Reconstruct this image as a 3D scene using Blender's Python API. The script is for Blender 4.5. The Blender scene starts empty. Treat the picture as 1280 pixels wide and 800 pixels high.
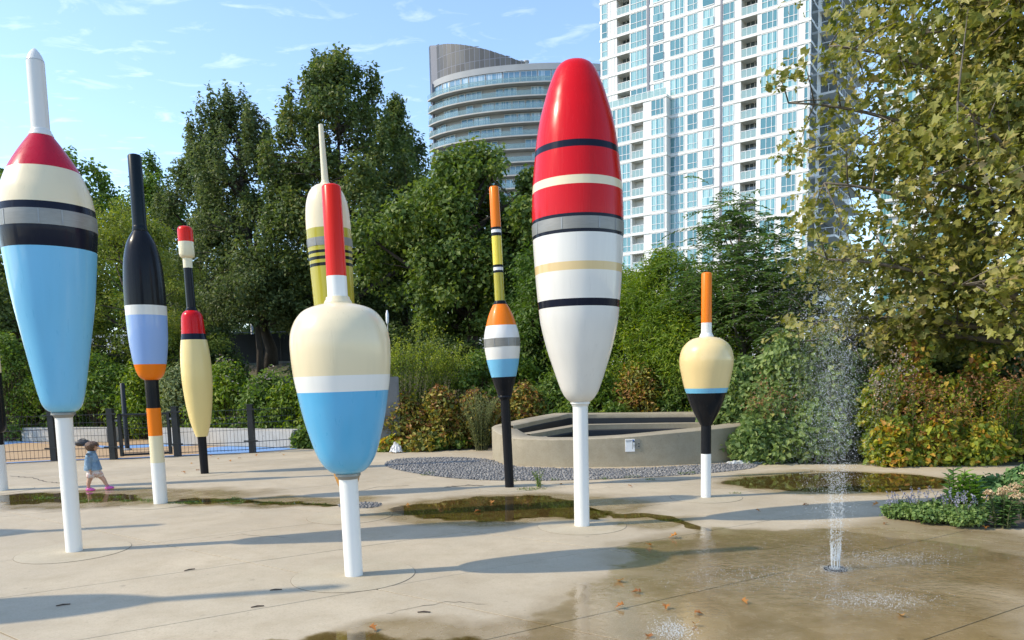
import bpy, bmesh, math, random
import numpy as np
from mathutils import Vector, Matrix

rad = math.radians
scene = bpy.context.scene
COL = scene.collection

# ------------------------------------------------------------------ camera
F, PX, PY, W, H = 930.0, 640.0, 571.0, 1280.0, 800.0     # photo pixels
CAMZ = 1.6
PITCH, ROLL = math.atan(0.108), rad(-1.4)
ROT = (Matrix.Rotation(math.pi / 2 - PITCH, 3, 'X') @ Matrix.Rotation(ROLL, 3, 'Z'))
cam_d = bpy.data.cameras.new('camera')
cam = bpy.data.objects.new('camera', cam_d)
COL.objects.link(cam)
cam.location = (0, 0, CAMZ)
cam.rotation_euler = ROT.to_euler()
cam_d.sensor_width = 36
cam_d.lens = F / W * 36
cam_d.shift_x = 0.0
cam_d.shift_y = (PY - H / 2) / W
cam_d.clip_start = 0.05
cam_d.clip_end = 3000
scene.camera = cam

# ------------------------------------------------------------------ sky and sun
SUN_EL, SUN_DIR = rad(41), Vector((-0.985, -0.17, 0)).normalized()
TO_SUN = Vector((SUN_DIR.x * math.cos(SUN_EL), SUN_DIR.y * math.cos(SUN_EL), math.sin(SUN_EL)))
world = bpy.data.worlds.new('World')
scene.world = world
world.use_nodes = True
wt = world.node_tree
wt.nodes.clear()
def wn(t, **k):
    n = wt.nodes.new(t)
    for a, b in k.items():
        setattr(n, a, b)
    return n
sky = wn('ShaderNodeTexSky', sky_type='NISHITA', sun_disc=False)
sky.sun_elevation = SUN_EL
sky.sun_rotation = math.atan2(SUN_DIR.x, SUN_DIR.y)
sky.air_density = 1.0
sky.dust_density = 0.3
sky.ozone_density = 2.0
bgn = wn('ShaderNodeBackground')
bgn.inputs['Strength'].default_value = 0.145
wo = wn('ShaderNodeOutputWorld')
# thin wisps of high cloud, laid out on a plane far overhead
geo = wn('ShaderNodeTexCoord')
sep = wn('ShaderNodeSeparateXYZ')
wt.links.new(geo.outputs['Generated'], sep.inputs[0])
zz = wn('ShaderNodeMath', operation='MAXIMUM'); zz.inputs[1].default_value = 0.04
wt.links.new(sep.outputs['Z'], zz.inputs[0])
dx = wn('ShaderNodeMath', operation='DIVIDE'); dy = wn('ShaderNodeMath', operation='DIVIDE')
wt.links.new(sep.outputs['X'], dx.inputs[0]); wt.links.new(zz.outputs[0], dx.inputs[1])
wt.links.new(sep.outputs['Y'], dy.inputs[0]); wt.links.new(zz.outputs[0], dy.inputs[1])
cmb = wn('ShaderNodeCombineXYZ')
wt.links.new(dx.outputs[0], cmb.inputs[0]); wt.links.new(dy.outputs[0], cmb.inputs[1])
mp = wn('ShaderNodeMapping'); mp.inputs['Scale'].default_value = (2.9, 4.2, 1); mp.inputs['Rotation'].default_value = (0, 0, rad(20)); mp.inputs['Location'].default_value = (2.2, 0.4, 0)
wt.links.new(cmb.outputs[0], mp.inputs[0])
nz = wn('ShaderNodeTexNoise'); nz.inputs['Scale'].default_value = 1.9; nz.inputs['Detail'].default_value = 8; nz.inputs['Roughness'].default_value = 0.58; nz.inputs['Distortion'].default_value = 0.6
wt.links.new(mp.outputs[0], nz.inputs['Vector'])
mr = wn('ShaderNodeMapRange'); mr.inputs['From Min'].default_value = 0.56; mr.inputs['From Max'].default_value = 0.86; mr.inputs['To Max'].default_value = 0.32
wt.links.new(nz.outputs['Fac'], mr.inputs['Value'])
mix = wn('ShaderNodeMix', data_type='RGBA'); mix.inputs['B'].default_value = (6.6, 6.8, 7.1, 1)
wt.links.new(mr.outputs[0], mix.inputs['Factor'])
wt.links.new(sky.outputs[0], mix.inputs['A'])
wt.links.new(mix.outputs['Result'], bgn.inputs['Color'])
wt.links.new(bgn.outputs[0], wo.inputs[0])

sun_d = bpy.data.lights.new('sun', 'SUN')
sun_d.energy = 2.05
sun_d.angle = rad(0.8)
sun_d.color = (1.0, 0.88, 0.68)
sun = bpy.data.objects.new('sun', sun_d)
COL.objects.link(sun)
sun.location = (-30, -5, 40)
sun.rotation_euler = TO_SUN.to_track_quat('Z', 'Y').to_euler()

vs = scene.view_settings
vs.view_transform = 'Standard'
vs.look = 'None'
vs.exposure = 1.17
vs.gamma = 1.0
vs.use_curve_mapping = False
scene.render.engine = 'CYCLES'
cy = scene.cycles
cy.use_denoising = True
cy.max_bounces = 8
cy.diffuse_bounces = 3
cy.glossy_bounces = 4
cy.transmission_bounces = 6
cy.transparent_max_bounces = 12
cy.caustics_reflective = False
cy.caustics_refractive = False

# ------------------------------------------------------------------ pixel helpers (a pixel gives a direction only)
CAM = Vector((0, 0, CAMZ))
def ray(x, y):
    return ROT @ Vector(((x - PX) / F, -(y - PY) / F, -1.0))
def gp(x, y, z=0.0):
    d = ray(x, y)
    return CAM + d * ((z - CAMZ) / d.z)
def atY(x, y, Y):
    d = ray(x, y)
    return CAM + d * (Y / d.y)
RT = ROT.transposed()
def hz(P, v):
    """height above P at which the vertical through P crosses image row v"""
    c = RT @ (Vector(P) - CAM)
    k = RT @ Vector((0, 0, 1))
    t = PY - v
    return (-t * c.z - F * c.y) / (F * k.y + t * k.z)
def mpp(P):
    """metres per photo pixel at P"""
    return -(RT @ (Vector(P) - CAM)).z / F

# ------------------------------------------------------------------ mesh helpers
def mesh_np(name, verts, faces, smooth=False, attr=None):
    verts = np.asarray(verts, dtype=np.float32).reshape(-1, 3)
    faces = np.asarray(faces, dtype=np.int32)
    m = bpy.data.meshes.new(name)
    k = faces.shape[1]; n = len(faces)
    m.vertices.add(len(verts)); m.vertices.foreach_set('co', verts.ravel())
    m.loops.add(n * k); m.loops.foreach_set('vertex_index', faces.ravel())
    m.polygons.add(n)
    m.polygons.foreach_set('loop_start', np.arange(0, n * k, k, dtype=np.int32))
    m.polygons.foreach_set('loop_total', np.full(n, k, dtype=np.int32))
    m.polygons.foreach_set('use_smooth', np.full(n, smooth, dtype=bool))
    if attr is not None:
        a = m.attributes.new('v', 'FLOAT', 'POINT')
        a.data.foreach_set('value', np.asarray(attr, dtype=np.float32))
    m.update(calc_edges=True)
    return m

def link(name, mesh, mat=None, parent=None, loc=None):
    o = bpy.data.objects.new(name, mesh)
    COL.objects.link(o)
    if mat is not None and mesh is not None and len(mesh.materials) == 0:
        mesh.materials.append(mat)
    if parent is not None:
        o.parent = parent
    if loc is not None:
        o.location = loc
    return o

def tag(o, label=None, cat=None, group=None, kind=None):
    if label: o['label'] = label
    if cat: o['category'] = cat
    if group: o['group'] = group
    if kind: o['kind'] = kind
    return o

def empty(name, loc=(0, 0, 0), rz=0.0, label=None, cat=None, group=None):
    o = bpy.data.objects.new(name, None)
    COL.objects.link(o)
    o.location = loc
    o.rotation_euler = (0, 0, rz)
    o.empty_display_size = 0.2
    return tag(o, label, cat, group)

class MB:
    """collects shapes into one mesh"""
    def __init__(s):
        s.v = []; s.f = []
    def add(s, vs_, fs):
        b = len(s.v)
        s.v.extend([tuple(p) for p in vs_])
        s.f.extend([tuple(b + i for i in f) for f in fs])
        return s
    def box(s, x0, x1, y0, y1, z0, z1):
        return s.add([(x0, y0, z0), (x1, y0, z0), (x1, y1, z0), (x0, y1, z0), (x0, y0, z1), (x1, y0, z1), (x1, y1, z1), (x0, y1, z1)],
                     [(3, 2, 1, 0), (4, 5, 6, 7), (0, 1, 5, 4), (1, 2, 6, 5), (2, 3, 7, 6), (3, 0, 4, 7)])
    def obox(s, a, b, w, z0, z1):
        """box along the ground segment a-b, w thick"""
        a = Vector((a[0], a[1])); b = Vector((b[0], b[1]))
        d = (b - a).normalized(); n = Vector((-d.y, d.x)) * w / 2
        q = [a - n, b - n, b + n, a + n]
        return s.prism([(p.x, p.y) for p in q], z0, z1)
    def prism(s, poly, z0, z1):
        n = len(poly)
        vs_ = [(p[0], p[1], z0) for p in poly] + [(p[0], p[1], z1) for p in poly]
        fs = [tuple(range(n - 1, -1, -1)), tuple(range(n, 2 * n))] + [(i, (i + 1) % n, n + (i + 1) % n, n + i) for i in range(n)]
        return s.add(vs_, fs)
    def tube(s, pts, radii, n=6, cap=True):
        pts = [Vector(p) for p in pts]
        if not hasattr(radii, '__len__'):
            radii = [radii] * len(pts)
        vs_ = []; fs = []
        for i, p in enumerate(pts):
            d = (pts[min(i + 1, len(pts) - 1)] - pts[max(i - 1, 0)])
            if d.length < 1e-9: d = Vector((0, 0, 1))
            d.normalize()
            u = d.cross(Vector((0.31, 0.95, 0.02)) if abs(d.z) > .8 else Vector((0, 0, 1))).normalized(); w = d.cross(u)
            for k in range(n):
                a = 2 * math.pi * k / n
                vs_.append(p + (u * math.cos(a) + w * math.sin(a)) * radii[i])
        for i in range(len(pts) - 1):
            for k in range(n):
                fs.append((i * n + k, i * n + (k + 1) % n, (i + 1) * n + (k + 1) % n, (i + 1) * n + k))
        if cap:
            fs.append(tuple(range(n - 1, -1, -1))); fs.append(tuple((len(pts) - 1) * n + k for k in range(n)))
        return s.add(vs_, fs)
    def lathe(s, prof, n=48, c=(0, 0), cap0=False, cap1=False):
        """prof: (r, z) list"""
        vs_ = []; fs = []
        for r, z in prof:
            for k in range(n):
                a = 2 * math.pi * k / n
                vs_.append((c[0] + r * math.cos(a), c[1] + r * math.sin(a), z))
        up = prof[-1][1] > prof[0][1]
        for i in range(len(prof) - 1):
            for k in range(n):
                q = (i * n + k, i * n + (k + 1) % n, (i + 1) * n + (k + 1) % n, (i + 1) * n + k)
                fs.append(q if up else q[::-1])
        c0 = tuple(range(n)); c1 = tuple((len(prof) - 1) * n + k for k in range(n))
        if cap0: fs.append(c0[::-1] if up else c0)
        if cap1: fs.append(c1 if up else c1[::-1])
        return s.add(vs_, fs)
    def mesh(s, name, smooth=False):
        m = bpy.data.meshes.new(name)
        m.from_pydata(s.v, [], s.f)
        if smooth:
            m.polygons.foreach_set('use_smooth', [True] * len(m.polygons))
        m.update()
        return m
    def build(s, name, mat, parent=None, smooth=False, loc=None):
        return link(name, s.mesh(name, smooth), mat, parent, loc)

def sharp(o, deg=40):
    m = o.data
    m.polygons.foreach_set('use_smooth', [True] * len(m.polygons))
    m.set_sharp_from_angle(angle=rad(deg))
    return o

def bevel(o, w=0.01, seg=2):
    bm = bmesh.new(); bm.from_mesh(o.data)
    bmesh.ops.bevel(bm, geom=[e for e in bm.edges], offset=w, segments=seg, affect='EDGES', clamp_overlap=True)
    bm.to_mesh(o.data); bm.free(); o.data.update()
    return o

def smooth_closed(pts, k=8):
    """closed Catmull-Rom through 2-D points"""
    n = len(pts); out = []
    for i in range(n):
        p0, p1, p2, p3 = [np.array(pts[(i + j - 1) % n], float) for j in range(4)]
        for t in np.linspace(0, 1, k, endpoint=False):
            out.append(0.5 * ((2 * p1) + (-p0 + p2) * t + (2 * p0 - 5 * p1 + 4 * p2 - p3) * t * t + (-p0 + 3 * p1 - 3 * p2 + p3) * t ** 3))
    return out

def pchip(xs, ys, xq):
    xs = np.asarray(xs, float); ys = np.asarray(ys, float)
    h = np.diff(xs); d = np.diff(ys) / h
    m = np.zeros_like(xs); m[0] = d[0]; m[-1] = d[-1]
    for i in range(1, len(xs) - 1):
        if d[i - 1] * d[i] > 0:
            w1 = 2 * h[i] + h[i - 1]; w2 = h[i] + 2 * h[i - 1]
            m[i] = (w1 + w2) / (w1 / d[i - 1] + w2 / d[i])
    k = np.clip(np.searchsorted(xs, xq) - 1, 0, len(xs) - 2)
    t = (xq - xs[k]) / h[k]
    return ((1 + 2 * t) * (1 - t) ** 2 * ys[k] + t * (1 - t) ** 2 * h[k] * m[k] + t * t * (3 - 2 * t) * ys[k + 1] + t * t * (t - 1) * h[k] * m[k + 1])

# ------------------------------------------------------------------ materials
class NT:
    def __init__(s, name):
        s.m = bpy.data.materials.new(name); s.m.use_nodes = True
        s.t = s.m.node_tree; s.t.nodes.clear()
        s.out = s.n('ShaderNodeOutputMaterial')
    def n(s, t, **k):
        nd = s.t.nodes.new(t)
        for a, b in k.items(): setattr(nd, a, b)
        return nd
    def l(s, a, b): s.t.links.new(a, b)
    def val(s, node, key, v):
        if isinstance(v, bpy.types.NodeSocket): s.l(v, node.inputs[key])
        else: node.inputs[key].default_value = v
    def math(s, op, a, b=None, clamp=False):
        nd = s.n('ShaderNodeMath', operation=op, use_clamp=clamp)
        s.val(nd, 0, a)
        if b is not None: s.val(nd, 1, b)
        return nd.outputs[0]
    def mix(s, f, a, b, mode='MIX'):
        nd = s.n('ShaderNodeMix', data_type='RGBA', blend_type=mode)
        s.val(nd, 'Factor', f)
        s.val(nd, 'A', a if isinstance(a, bpy.types.NodeSocket) else (*a, 1)); s.val(nd, 'B', b if isinstance(b, bpy.types.NodeSocket) else (*b, 1))
        return nd.outputs['Result']
    def noise(s, vec, scale, detail=4, rough=0.55, dist=0.0):
        nd = s.n('ShaderNodeTexNoise'); nd.inputs['Scale'].default_value = scale; nd.inputs['Detail'].default_value = detail
        nd.inputs['Roughness'].default_value = rough; nd.inputs['Distortion'].default_value = dist
        if vec is not None: s.l(vec, nd.inputs['Vector'])
        return nd.outputs['Fac']
    def rng(s, v, a, b, c=0.0, d=1.0):
        nd = s.n('ShaderNodeMapRange'); s.val(nd, 'Value', v)
        for k, x in (('From Min', a), ('From Max', b), ('To Min', c), ('To Max', d)): nd.inputs[k].default_value = x
        return nd.outputs[0]
    def mapv(s, vec, loc=(0, 0, 0), rot=(0, 0, 0), scale=(1, 1, 1), typ='POINT'):
        nd = s.n('ShaderNodeMapping', vector_type=typ)
        nd.inputs['Location'].default_value = loc; nd.inputs['Rotation'].default_value = rot; nd.inputs['Scale'].default_value = scale
        s.l(vec, nd.inputs[0]); return nd.outputs[0]
    def ramp(s, f, stops, interp='LINEAR'):
        nd = s.n('ShaderNodeValToRGB'); e = nd.color_ramp; e.interpolation = interp
        while len(e.elements) < len(stops): e.elements.new(0.5)
        for el, (p, c) in zip(e.elements, stops): el.position = p; el.color = (*c, 1)
        s.l(f, nd.inputs[0]); return nd.outputs[0]
    def bump(s, h, strength=0.3, dist=0.01):
        nd = s.n('ShaderNodeBump'); nd.inputs['Strength'].default_value = strength; nd.inputs['Distance'].default_value = dist
        s.l(h, nd.inputs['Height']); return nd.outputs[0]
    def pbr(s, color, rough=0.5, metal=0.0, normal=None, spec=0.5, coat=0.0, coat_rough=0.05, **kw):
        p = s.n('ShaderNodeBsdfPrincipled')
        s.val(p, 'Base Color', color if isinstance(color, bpy.types.NodeSocket) else (*color, 1))
        s.val(p, 'Roughness', rough); s.val(p, 'Metallic', metal); s.val(p, 'Specular IOR Level', spec)
        p.inputs['Coat Weight'].default_value = coat; p.inputs['Coat Roughness'].default_value = coat_rough
        if normal is not None: s.l(normal, p.inputs['Normal'])
        s.l(p.outputs[0], s.out.inputs[0]); return p
    @property
    def pos(s): return s.n('ShaderNodeNewGeometry').outputs['Position']
    @property
    def obj(s): return s.n('ShaderNodeTexCoord').outputs['Object']
    @property
    def rnd(s): return s.n('ShaderNodeObjectInfo').outputs['Random']

def m_plain(name, col, rough=0.6, metal=0.0, var=0.12, scale=6.0, spec=0.5, bump=0.0):
    t = NT(name); f = t.noise(t.obj, scale, 5)
    c = t.mix(t.rng(f, 0.3, 0.7), tuple(x * (1 - var) for x in col), tuple(min(1, x * (1 + var)) for x in col))
    t.pbr(c, rough, metal, spec=spec, normal=t.bump(t.noise(t.obj, scale * 8, 3), bump, 0.01) if bump else None)
    return t.m

def m_paint(name, col, rough=0.28, streak=0.16, dark=False, sat=False):
    """gloss paint on fibreglass, rubbed and rain-streaked"""
    t = NT(name)
    sv = t.mapv(t.obj, scale=(9, 9, 0.35))
    st = t.rng(t.noise(sv, 1.4, 4, 0.5), 0.45, 0.75)
    gr = t.rng(t.noise(t.obj, 2.2, 4), 0.35, 0.75)
    g0 = 0.002 if (dark or sat) else 0.02; dirty = tuple(x * 0.72 + g0 for x in col)
    c = t.mix(t.math('MULTIPLY', st, streak * 2.0), col, dirty)
    c = t.mix(t.math('MULTIPLY', gr, streak), c, tuple(x * 0.8 + g0 for x in col))
    sp = t.rng(t.noise(t.obj, 70, 2), 0.76, 0.80)
    c = t.mix(t.math('MULTIPLY', sp, 0.35), c, tuple(x * 0.35 + 0.03 for x in col))
    r = t.rng(t.noise(sv, 3.0, 3), 0.3, 0.7, rough - 0.04, rough + 0.10)
    t.pbr(c, r, spec=0.12 if dark else 0.18 if sat else 0.40, coat=0.06 if dark else 0.12 if sat else 0.35, coat_rough=0.045, normal=t.bump(t.noise(t.obj, 4, 3), 0.04, 0.02))
    return t.m

P = {}
for k, c, r in (('white', (0.80, 0.79, 0.75), .34), ('offwhite', (0.72, 0.70, 0.65), .3), ('cream', (0.78, 0.66, 0.43), .3), ('buff', (0.80, 0.62, 0.30), .3),
                ('tan', (0.68, 0.50, 0.24), .3), ('red', (0.60, 0.004, 0.007), .22), ('crimson', (0.50, 0.010, 0.032), .26), ('scarlet', (0.70, 0.018, 0.005), .28),
                ('sky_blue', (0.17, 0.50, 0.76), .3), ('blue', (0.10, 0.42, 0.70), .3), ('cornflower', (0.27, 0.42, 0.74), .32), ('black', (0.012, 0.013, 0.016), .2),
                ('navy', (0.010, 0.012, 0.024), .2), ('orange', (0.84, 0.20, 0.008), .3), ('yellow', (0.80, 0.62, 0.035), .3), ('olive', (0.42, 0.36, 0.012), .3),
                ('pale_yellow', (0.82, 0.64, 0.26), .34), ('ochre', (0.50, 0.22, 0.02), .35), ('ivory', (0.78, 0.69, 0.46), .32), ('bluegrey', (0.008, 0.014, 0.018), .3)):
    P[k] = m_paint('paint_' + k, c, r, 0.05 if k in ('black', 'navy') else 0.09, k in ('black', 'navy', 'bluegrey'), k in ('red', 'crimson', 'scarlet', 'orange'))

def m_steel():
    t = NT('steel_strap'); sv = t.mapv(t.obj, scale=(3, 3, 40))
    f = t.noise(sv, 3, 5); g = t.rng(t.noise(t.obj, 5, 5), 0.35, 0.7)
    c = t.mix(f, (0.20, 0.195, 0.18), (0.34, 0.335, 0.31))
    c = t.mix(t.math('MULTIPLY', g, 0.45), c, (0.20, 0.18, 0.15))
    t.pbr(c, 0.45, 0.35); return t.m
STEEL = m_steel()

def ell(t, cx, cy_, rx, ry, rot, soft=0.25):
    """1 inside an ellipse on the ground, with a ragged rim"""
    d = t.mapv(t._wv, (cx, cy_, 0), (0, 0, rot), (rx, ry, 1), 'TEXTURE')
    s_ = t.n('ShaderNodeSeparateXYZ'); t.l(d, s_.inputs[0])
    q = t.math('ADD', t.math('MULTIPLY', s_.outputs[0], s_.outputs[0]), t.math('MULTIPLY', s_.outputs[1], s_.outputs[1]))
    return t.rng(q, 1 + soft, 1 - soft)

def px_ell(x0, x1, y0, y1):
    """ellipse on the ground seen over this pixel box"""
    a, b = gp(x0, (y0 + y1) / 2), gp(x1, (y0 + y1) / 2); n_, f_ = gp((x0 + x1) / 2, y1), gp((x0 + x1) / 2, y0)
    return ((a.x + b.x) / 2, (n_.y + f_.y) / 2, (b - a).length / 2, (f_ - n_).length / 2, 0.0)

WET = [(px_ell(470, 830, 617, 657), .25), (px_ell(770, 1180, 662, 760), .3), (px_ell(1000, 1420, 655, 740), .3), (px_ell(690, 1330, 705, 900), .3),
       (px_ell(300, 800, 772, 900), .25), (px_ell(895, 1200, 588, 618), .25), (px_ell(-40, 320, 612, 634), .3), (px_ell(230, 470, 622, 634), .4), (px_ell(760, 880, 645, 662), .4)]
def m_concrete(name, col, wet=True, rough=0.75, scale=1.0, joint=False):
    t = NT(name); p = t.pos
    big = t.noise(p, 0.55 * scale, 5, 0.6); mid = t.noise(p, 3.2 * scale, 6, 0.65); fine = t.noise(p, 55, 3, 0.7)
    c = t.mix(t.rng(big, 0.32, 0.68), tuple(x * 0.80 for x in col), tuple(min(1, x * 1.10) for x in col))
    c = t.mix(t.math('MULTIPLY', t.rng(mid, 0.45, 0.72), 0.5), c, (col[0] * 0.70, col[1] * 0.66, col[2] * 0.58))
    c = t.mix(t.math('MULTIPLY', t.rng(fine, 0.52, 0.70), 0.42), c, tuple(x * 0.5 for x in col))
    c = t.mix(t.math('MULTIPLY', t.rng(t.noise(p, 14, 6, 0.7), 0.5, 0.7), 0.35), c, (col[0] * 0.74, col[1] * 0.72, col[2] * 0.68))
    c = t.mix(t.math('MULTIPLY', t.rng(t.noise(p, 38, 2), 0.62, 0.72), 0.25), c, tuple(min(1, x * 1.35) for x in col))
    spots = t.rng(t.noise(p, 9, 2, 0.5), 0.70, 0.76)
    c = t.mix(t.math('MULTIPLY', spots, 0.5), c, tuple(x * 0.45 for x in col))
    # a little tone of its own in each cast piece
    c = t.mix(t.math('MULTIPLY', t.rnd, 0.16), c, (col[0] * 0.72, col[1] * 0.72, col[2] * 0.74))
    r = rough
    if wet:
        wob = t.n('ShaderNodeTexNoise'); wob.inputs['Scale'].default_value = 1.3; wob.inputs['Detail'].default_value = 5
        t.l(p, wob.inputs['Vector'])
        add = t.n('ShaderNodeVectorMath', operation='MULTIPLY_ADD'); t.l(wob.outputs['Color'], add.inputs[0])
        add.inputs[1].default_value = (0.9, 0.9, 0); 
        sub = t.n('ShaderNodeVectorMath', operation='SUBTRACT'); t.l(p, sub.inputs[0]); sub.inputs[1].default_value = (0.45, 0.45, 0)
        t.l(sub.outputs[0], add.inputs[2]); t._wv = add.outputs[0]
        w = None
        for e, s_ in WET:
            q = ell(t, *e, soft=s_); w = q if w is None else t.math('MAXIMUM', w, q)
        w = t.math('MULTIPLY', w, t.rng(mid, 0.25, 0.6, 0.75, 1.0), True)
        wc = t.mix(1.0, c, (0.70, 0.63, 0.50), 'MULTIPLY')
        wc = t.mix(t.math('MULTIPLY', t.rng(t.noise(p, 1.6, 5), 0.48, 0.66), 0.22), wc, (0.13, 0.10, 0.045))
        c = t.mix(w, c, wc)
        r = t.rng(w, 0, 1, rough, 0.22)
    b = t.math('ADD', t.math('MULTIPLY', fine, 0.5), mid)
    t.pbr(c, r, normal=t.bump(b, 0.18, 0.006)); return t.m

M_SLAB = m_concrete('plaza_concrete', (0.50, 0.418, 0.292))
M_JOINT = m_plain('joint_dirt', (0.085, 0.07, 0.05), 0.9, scale=3)
M_FOOT = m_concrete('footing_concrete', (0.51, 0.435, 0.305))
M_FJOINT = m_plain('worn_joint', (0.17, 0.14, 0.10), 0.9, scale=3)
M_WALLC = m_concrete('cast_concrete', (0.36, 0.31, 0.22), wet=False, scale=1.6)
M_PALEC = m_concrete('pale_concrete', (0.46, 0.44, 0.40), wet=False, scale=1.6)
M_BLACKM = m_plain('black_metal', (0.013, 0.015, 0.017), 0.42, 0.0, spec=0.4)
M_DARKLINING = m_plain('dark_lining', (0.022, 0.024, 0.028), 0.5, scale=3)
M_GREYM = m_plain('grey_metal', (0.30, 0.31, 0.31), 0.5, 0.3)
M_WHITEM = m_plain('white_coat', (0.80, 0.80, 0.79), 0.5, var=0.05, scale=0.4)
M_DARKSTRIP = m_plain('dark_strip', (0.16, 0.17, 0.21), 0.5)

def m_leaf(name, stops, trans=0.40, rough=0.5, spec=0.35):
    t = NT(name)
    a = t.n('ShaderNodeAttribute', attribute_name='v')
    stops = [(q, tuple(min(.7, x * 1.2) for x in cc)) for q, cc in stops]
    c = t.ramp(a.outputs['Fac'], stops)
    p = t.pbr(c, rough, spec=spec)
    tr = t.n('ShaderNodeBsdfTranslucent')
    hs = t.n('ShaderNodeHueSaturation'); hs.inputs['Saturation'].default_value = 1.15; hs.inputs['Value'].default_value = 1.25
    t.l(c, hs.inputs['Color']); t.l(hs.outputs[0], tr.inputs[0])
    mx = t.n('ShaderNodeMixShader'); mx.inputs[0].default_value = trans
    t.l(p.outputs[0], mx.inputs[1]); t.l(tr.outputs[0], mx.inputs[2]); t.l(mx.outputs[0], t.out.inputs[0])
    return t.m

L = {
 'dark': m_leaf('leaf_dark', [(0, (.048, .078, .024)), (.6, (.102, .138, .038)), (.9, (.160, .185, .05)), (1, (.29, .24, .07))]),
 'ash': m_leaf('leaf_ash', [(0, (.055, .084, .030)), (.6, (.115, .150, .050)), (1, (.20, .22, .085))]),
 'maple': m_leaf('leaf_maple', [(0, (.062, .105, .022)), (.6, (.115, .165, .034)), (1, (.20, .235, .05))]),
 'locust': m_leaf('leaf_locust', [(0, (.10, .135, .022)), (.6, (.185, .225, .040)), (1, (.31, .32, .06))]),
 'bright': m_leaf('leaf_bright', [(0, (0.068, 0.119, 0.016)), (.6, (0.149, 0.219, 0.026)), (1, (0.297, 0.338, 0.040))]),
 'mid': m_leaf('leaf_mid', [(0, (0.058, 0.109, 0.020)), (.6, (0.120, 0.186, 0.033)), (1, (0.224, 0.279, 0.055))]),
 'sumac': m_leaf('leaf_sumac', [(0, (0.045, 0.090, 0.024)), (.6, (0.090, 0.150, 0.038)), (1, (0.150, 0.225, 0.060))]),
 'plane': m_leaf('leaf_plane', [(0, (.080, .100, .020)), (.3, (.150, .165, .032)), (.6, (.235, .230, .050)), (.85, (.34, .30, .10)), (1, (.44, .34, .18))], 0.40),
 'vine': m_leaf('leaf_vine', [(0, (.085, .14, .04)), (.55, (.18, .25, .08)), (.9, (.28, .34, .11)), (1, (.42, .37, .11))], 0.4),
 'autumn': m_leaf('leaf_autumn', [(0, (.09, .14, .025)), (.4, (.20, .25, .035)), (.58, (.40, .38, .05)), (.7, (.46, .27, .05)), (.88, (.38, .17, .05)), (1, (.24, .10, .035))], 0.42),
 'rust': m_leaf('leaf_rust', [(0, (0.068, 0.095, 0.020)), (.4, (0.155, 0.162, 0.029)), (.6, (0.338, 0.270, 0.039)), (.75, (0.297, 0.155, 0.044)), (1, (0.230, 0.101, 0.039))], 0.3),
 'sage': m_leaf('leaf_sage', [(0, (0.102, 0.138, 0.055)), (.6, (0.204, 0.240, 0.094)), (1, (0.312, 0.324, 0.132))], 0.3),
 'catmint': m_leaf('leaf_catmint', [(0, (0.072, 0.132, 0.033)), (.6, (0.144, 0.216, 0.055)), (1, (0.240, 0.312, 0.099))], 0.3),
 'sedum': m_leaf('leaf_sedum', [(0, (0.060, 0.120, 0.033)), (.6, (0.108, 0.192, 0.055)), (1, (0.168, 0.252, 0.077))], 0.15),
 'milkweed': m_leaf('leaf_milkweed', [(0, (.09, .17, .03)), (.6, (.17, .29, .05)), (1, (.26, .36, .07))], 0.35),
 'lavender': m_leaf('flower_lavender', [(0, (.22, .22, .31)), (1, (.36, .35, .44))], 0.3),
 'pinkhead': m_leaf('flower_salmon', [(0, (.40, .24, .14)), (.5, (.56, .40, .24)), (1, (.62, .52, .32))], 0.25),
 'goldenrod': m_leaf('flower_goldenrod', [(0, (.15, .20, .03)), (1, (.38, .40, .04))], 0.35),
 'brownhead': m_leaf('flower_brown', [(0, (.13, .06, .028)), (.5, (.22, .105, .045)), (1, (.30, .17, .08))], 0.25),
 'paleflower': m_leaf('flower_pale', [(0, (.22, .17, .15)), (1, (.44, .36, .32))], 0.3),
 'grass': m_leaf('leaf_grass', [(0, (.05, .09, .018)), (1, (.14, .20, .035))], 0.35),
 'fallen': m_leaf('leaf_fallen', [(0, (.20, .075, .02)), (.5, (.36, .14, .03)), (1, (.42, .22, .06))], 0.2),
}
def m_bark(name, col):
    t = NT(name); v = t.mapv(t.obj, scale=(6, 6, 1.2))
    f = t.noise(v, 4, 6, 0.65)
    t.pbr(t.mix(t.rng(f, .3, .7), tuple(x * .5 for x in col), col), 0.9, normal=t.bump(f, 0.6, 0.03)); return t.m
BARK = m_bark('bark_dark', (0.075, 0.058, 0.042))
BARKP = m_bark('bark_grey', (0.20, 0.17, 0.13))
STEM = m_bark('stem_green', (0.10, 0.11, 0.04))
STEMB = m_bark('stem_brown', (0.14, 0.09, 0.05))

# ================================================================== the ground
YB_X = [-60, -16, -10.6, -8.5, -5.4, -4.2, -2.5, -0.7, 0.6, 3.6, 4.8, 8.0, 14, 60]
YB_Y = [30, 25, 23.2, 21.0, 18.5, 17.2, 16.5, 16.2, 16.6, 16.6, 12.5, 11.7, 11.0, 9.0]
def hgt(x, y):
    """ground height: flat plaza, a planted bank behind it"""
    yb = np.interp(x, YB_X, YB_Y)
    t = np.clip((y - yb) / 11.0, 0, 1)
    lip = np.clip((y - yb) / 0.35, 0, 1)
    return -0.03 + 0.05 * lip + (t * t * (3 - 2 * t)) * 2.5 * np.where(x > 3, 0.75, 1.0)
gx = np.concatenate([[-900, -500, -250, -120, -70, -45], np.arange(-32, 26.1, 0.4), [35, 50, 80, 140, 260, 500, 900]])
gy = np.concatenate([[-600, -250, -100, -40, -15], np.arange(-4, 8, 3.0), np.arange(8, 34, 0.4), [37, 42, 50, 65, 90, 130, 200, 320, 550, 1000]])
GX, GY = np.meshgrid(gx, gy)
GZ = hgt(GX, GY)
rs = np.random.RandomState(5)
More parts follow.
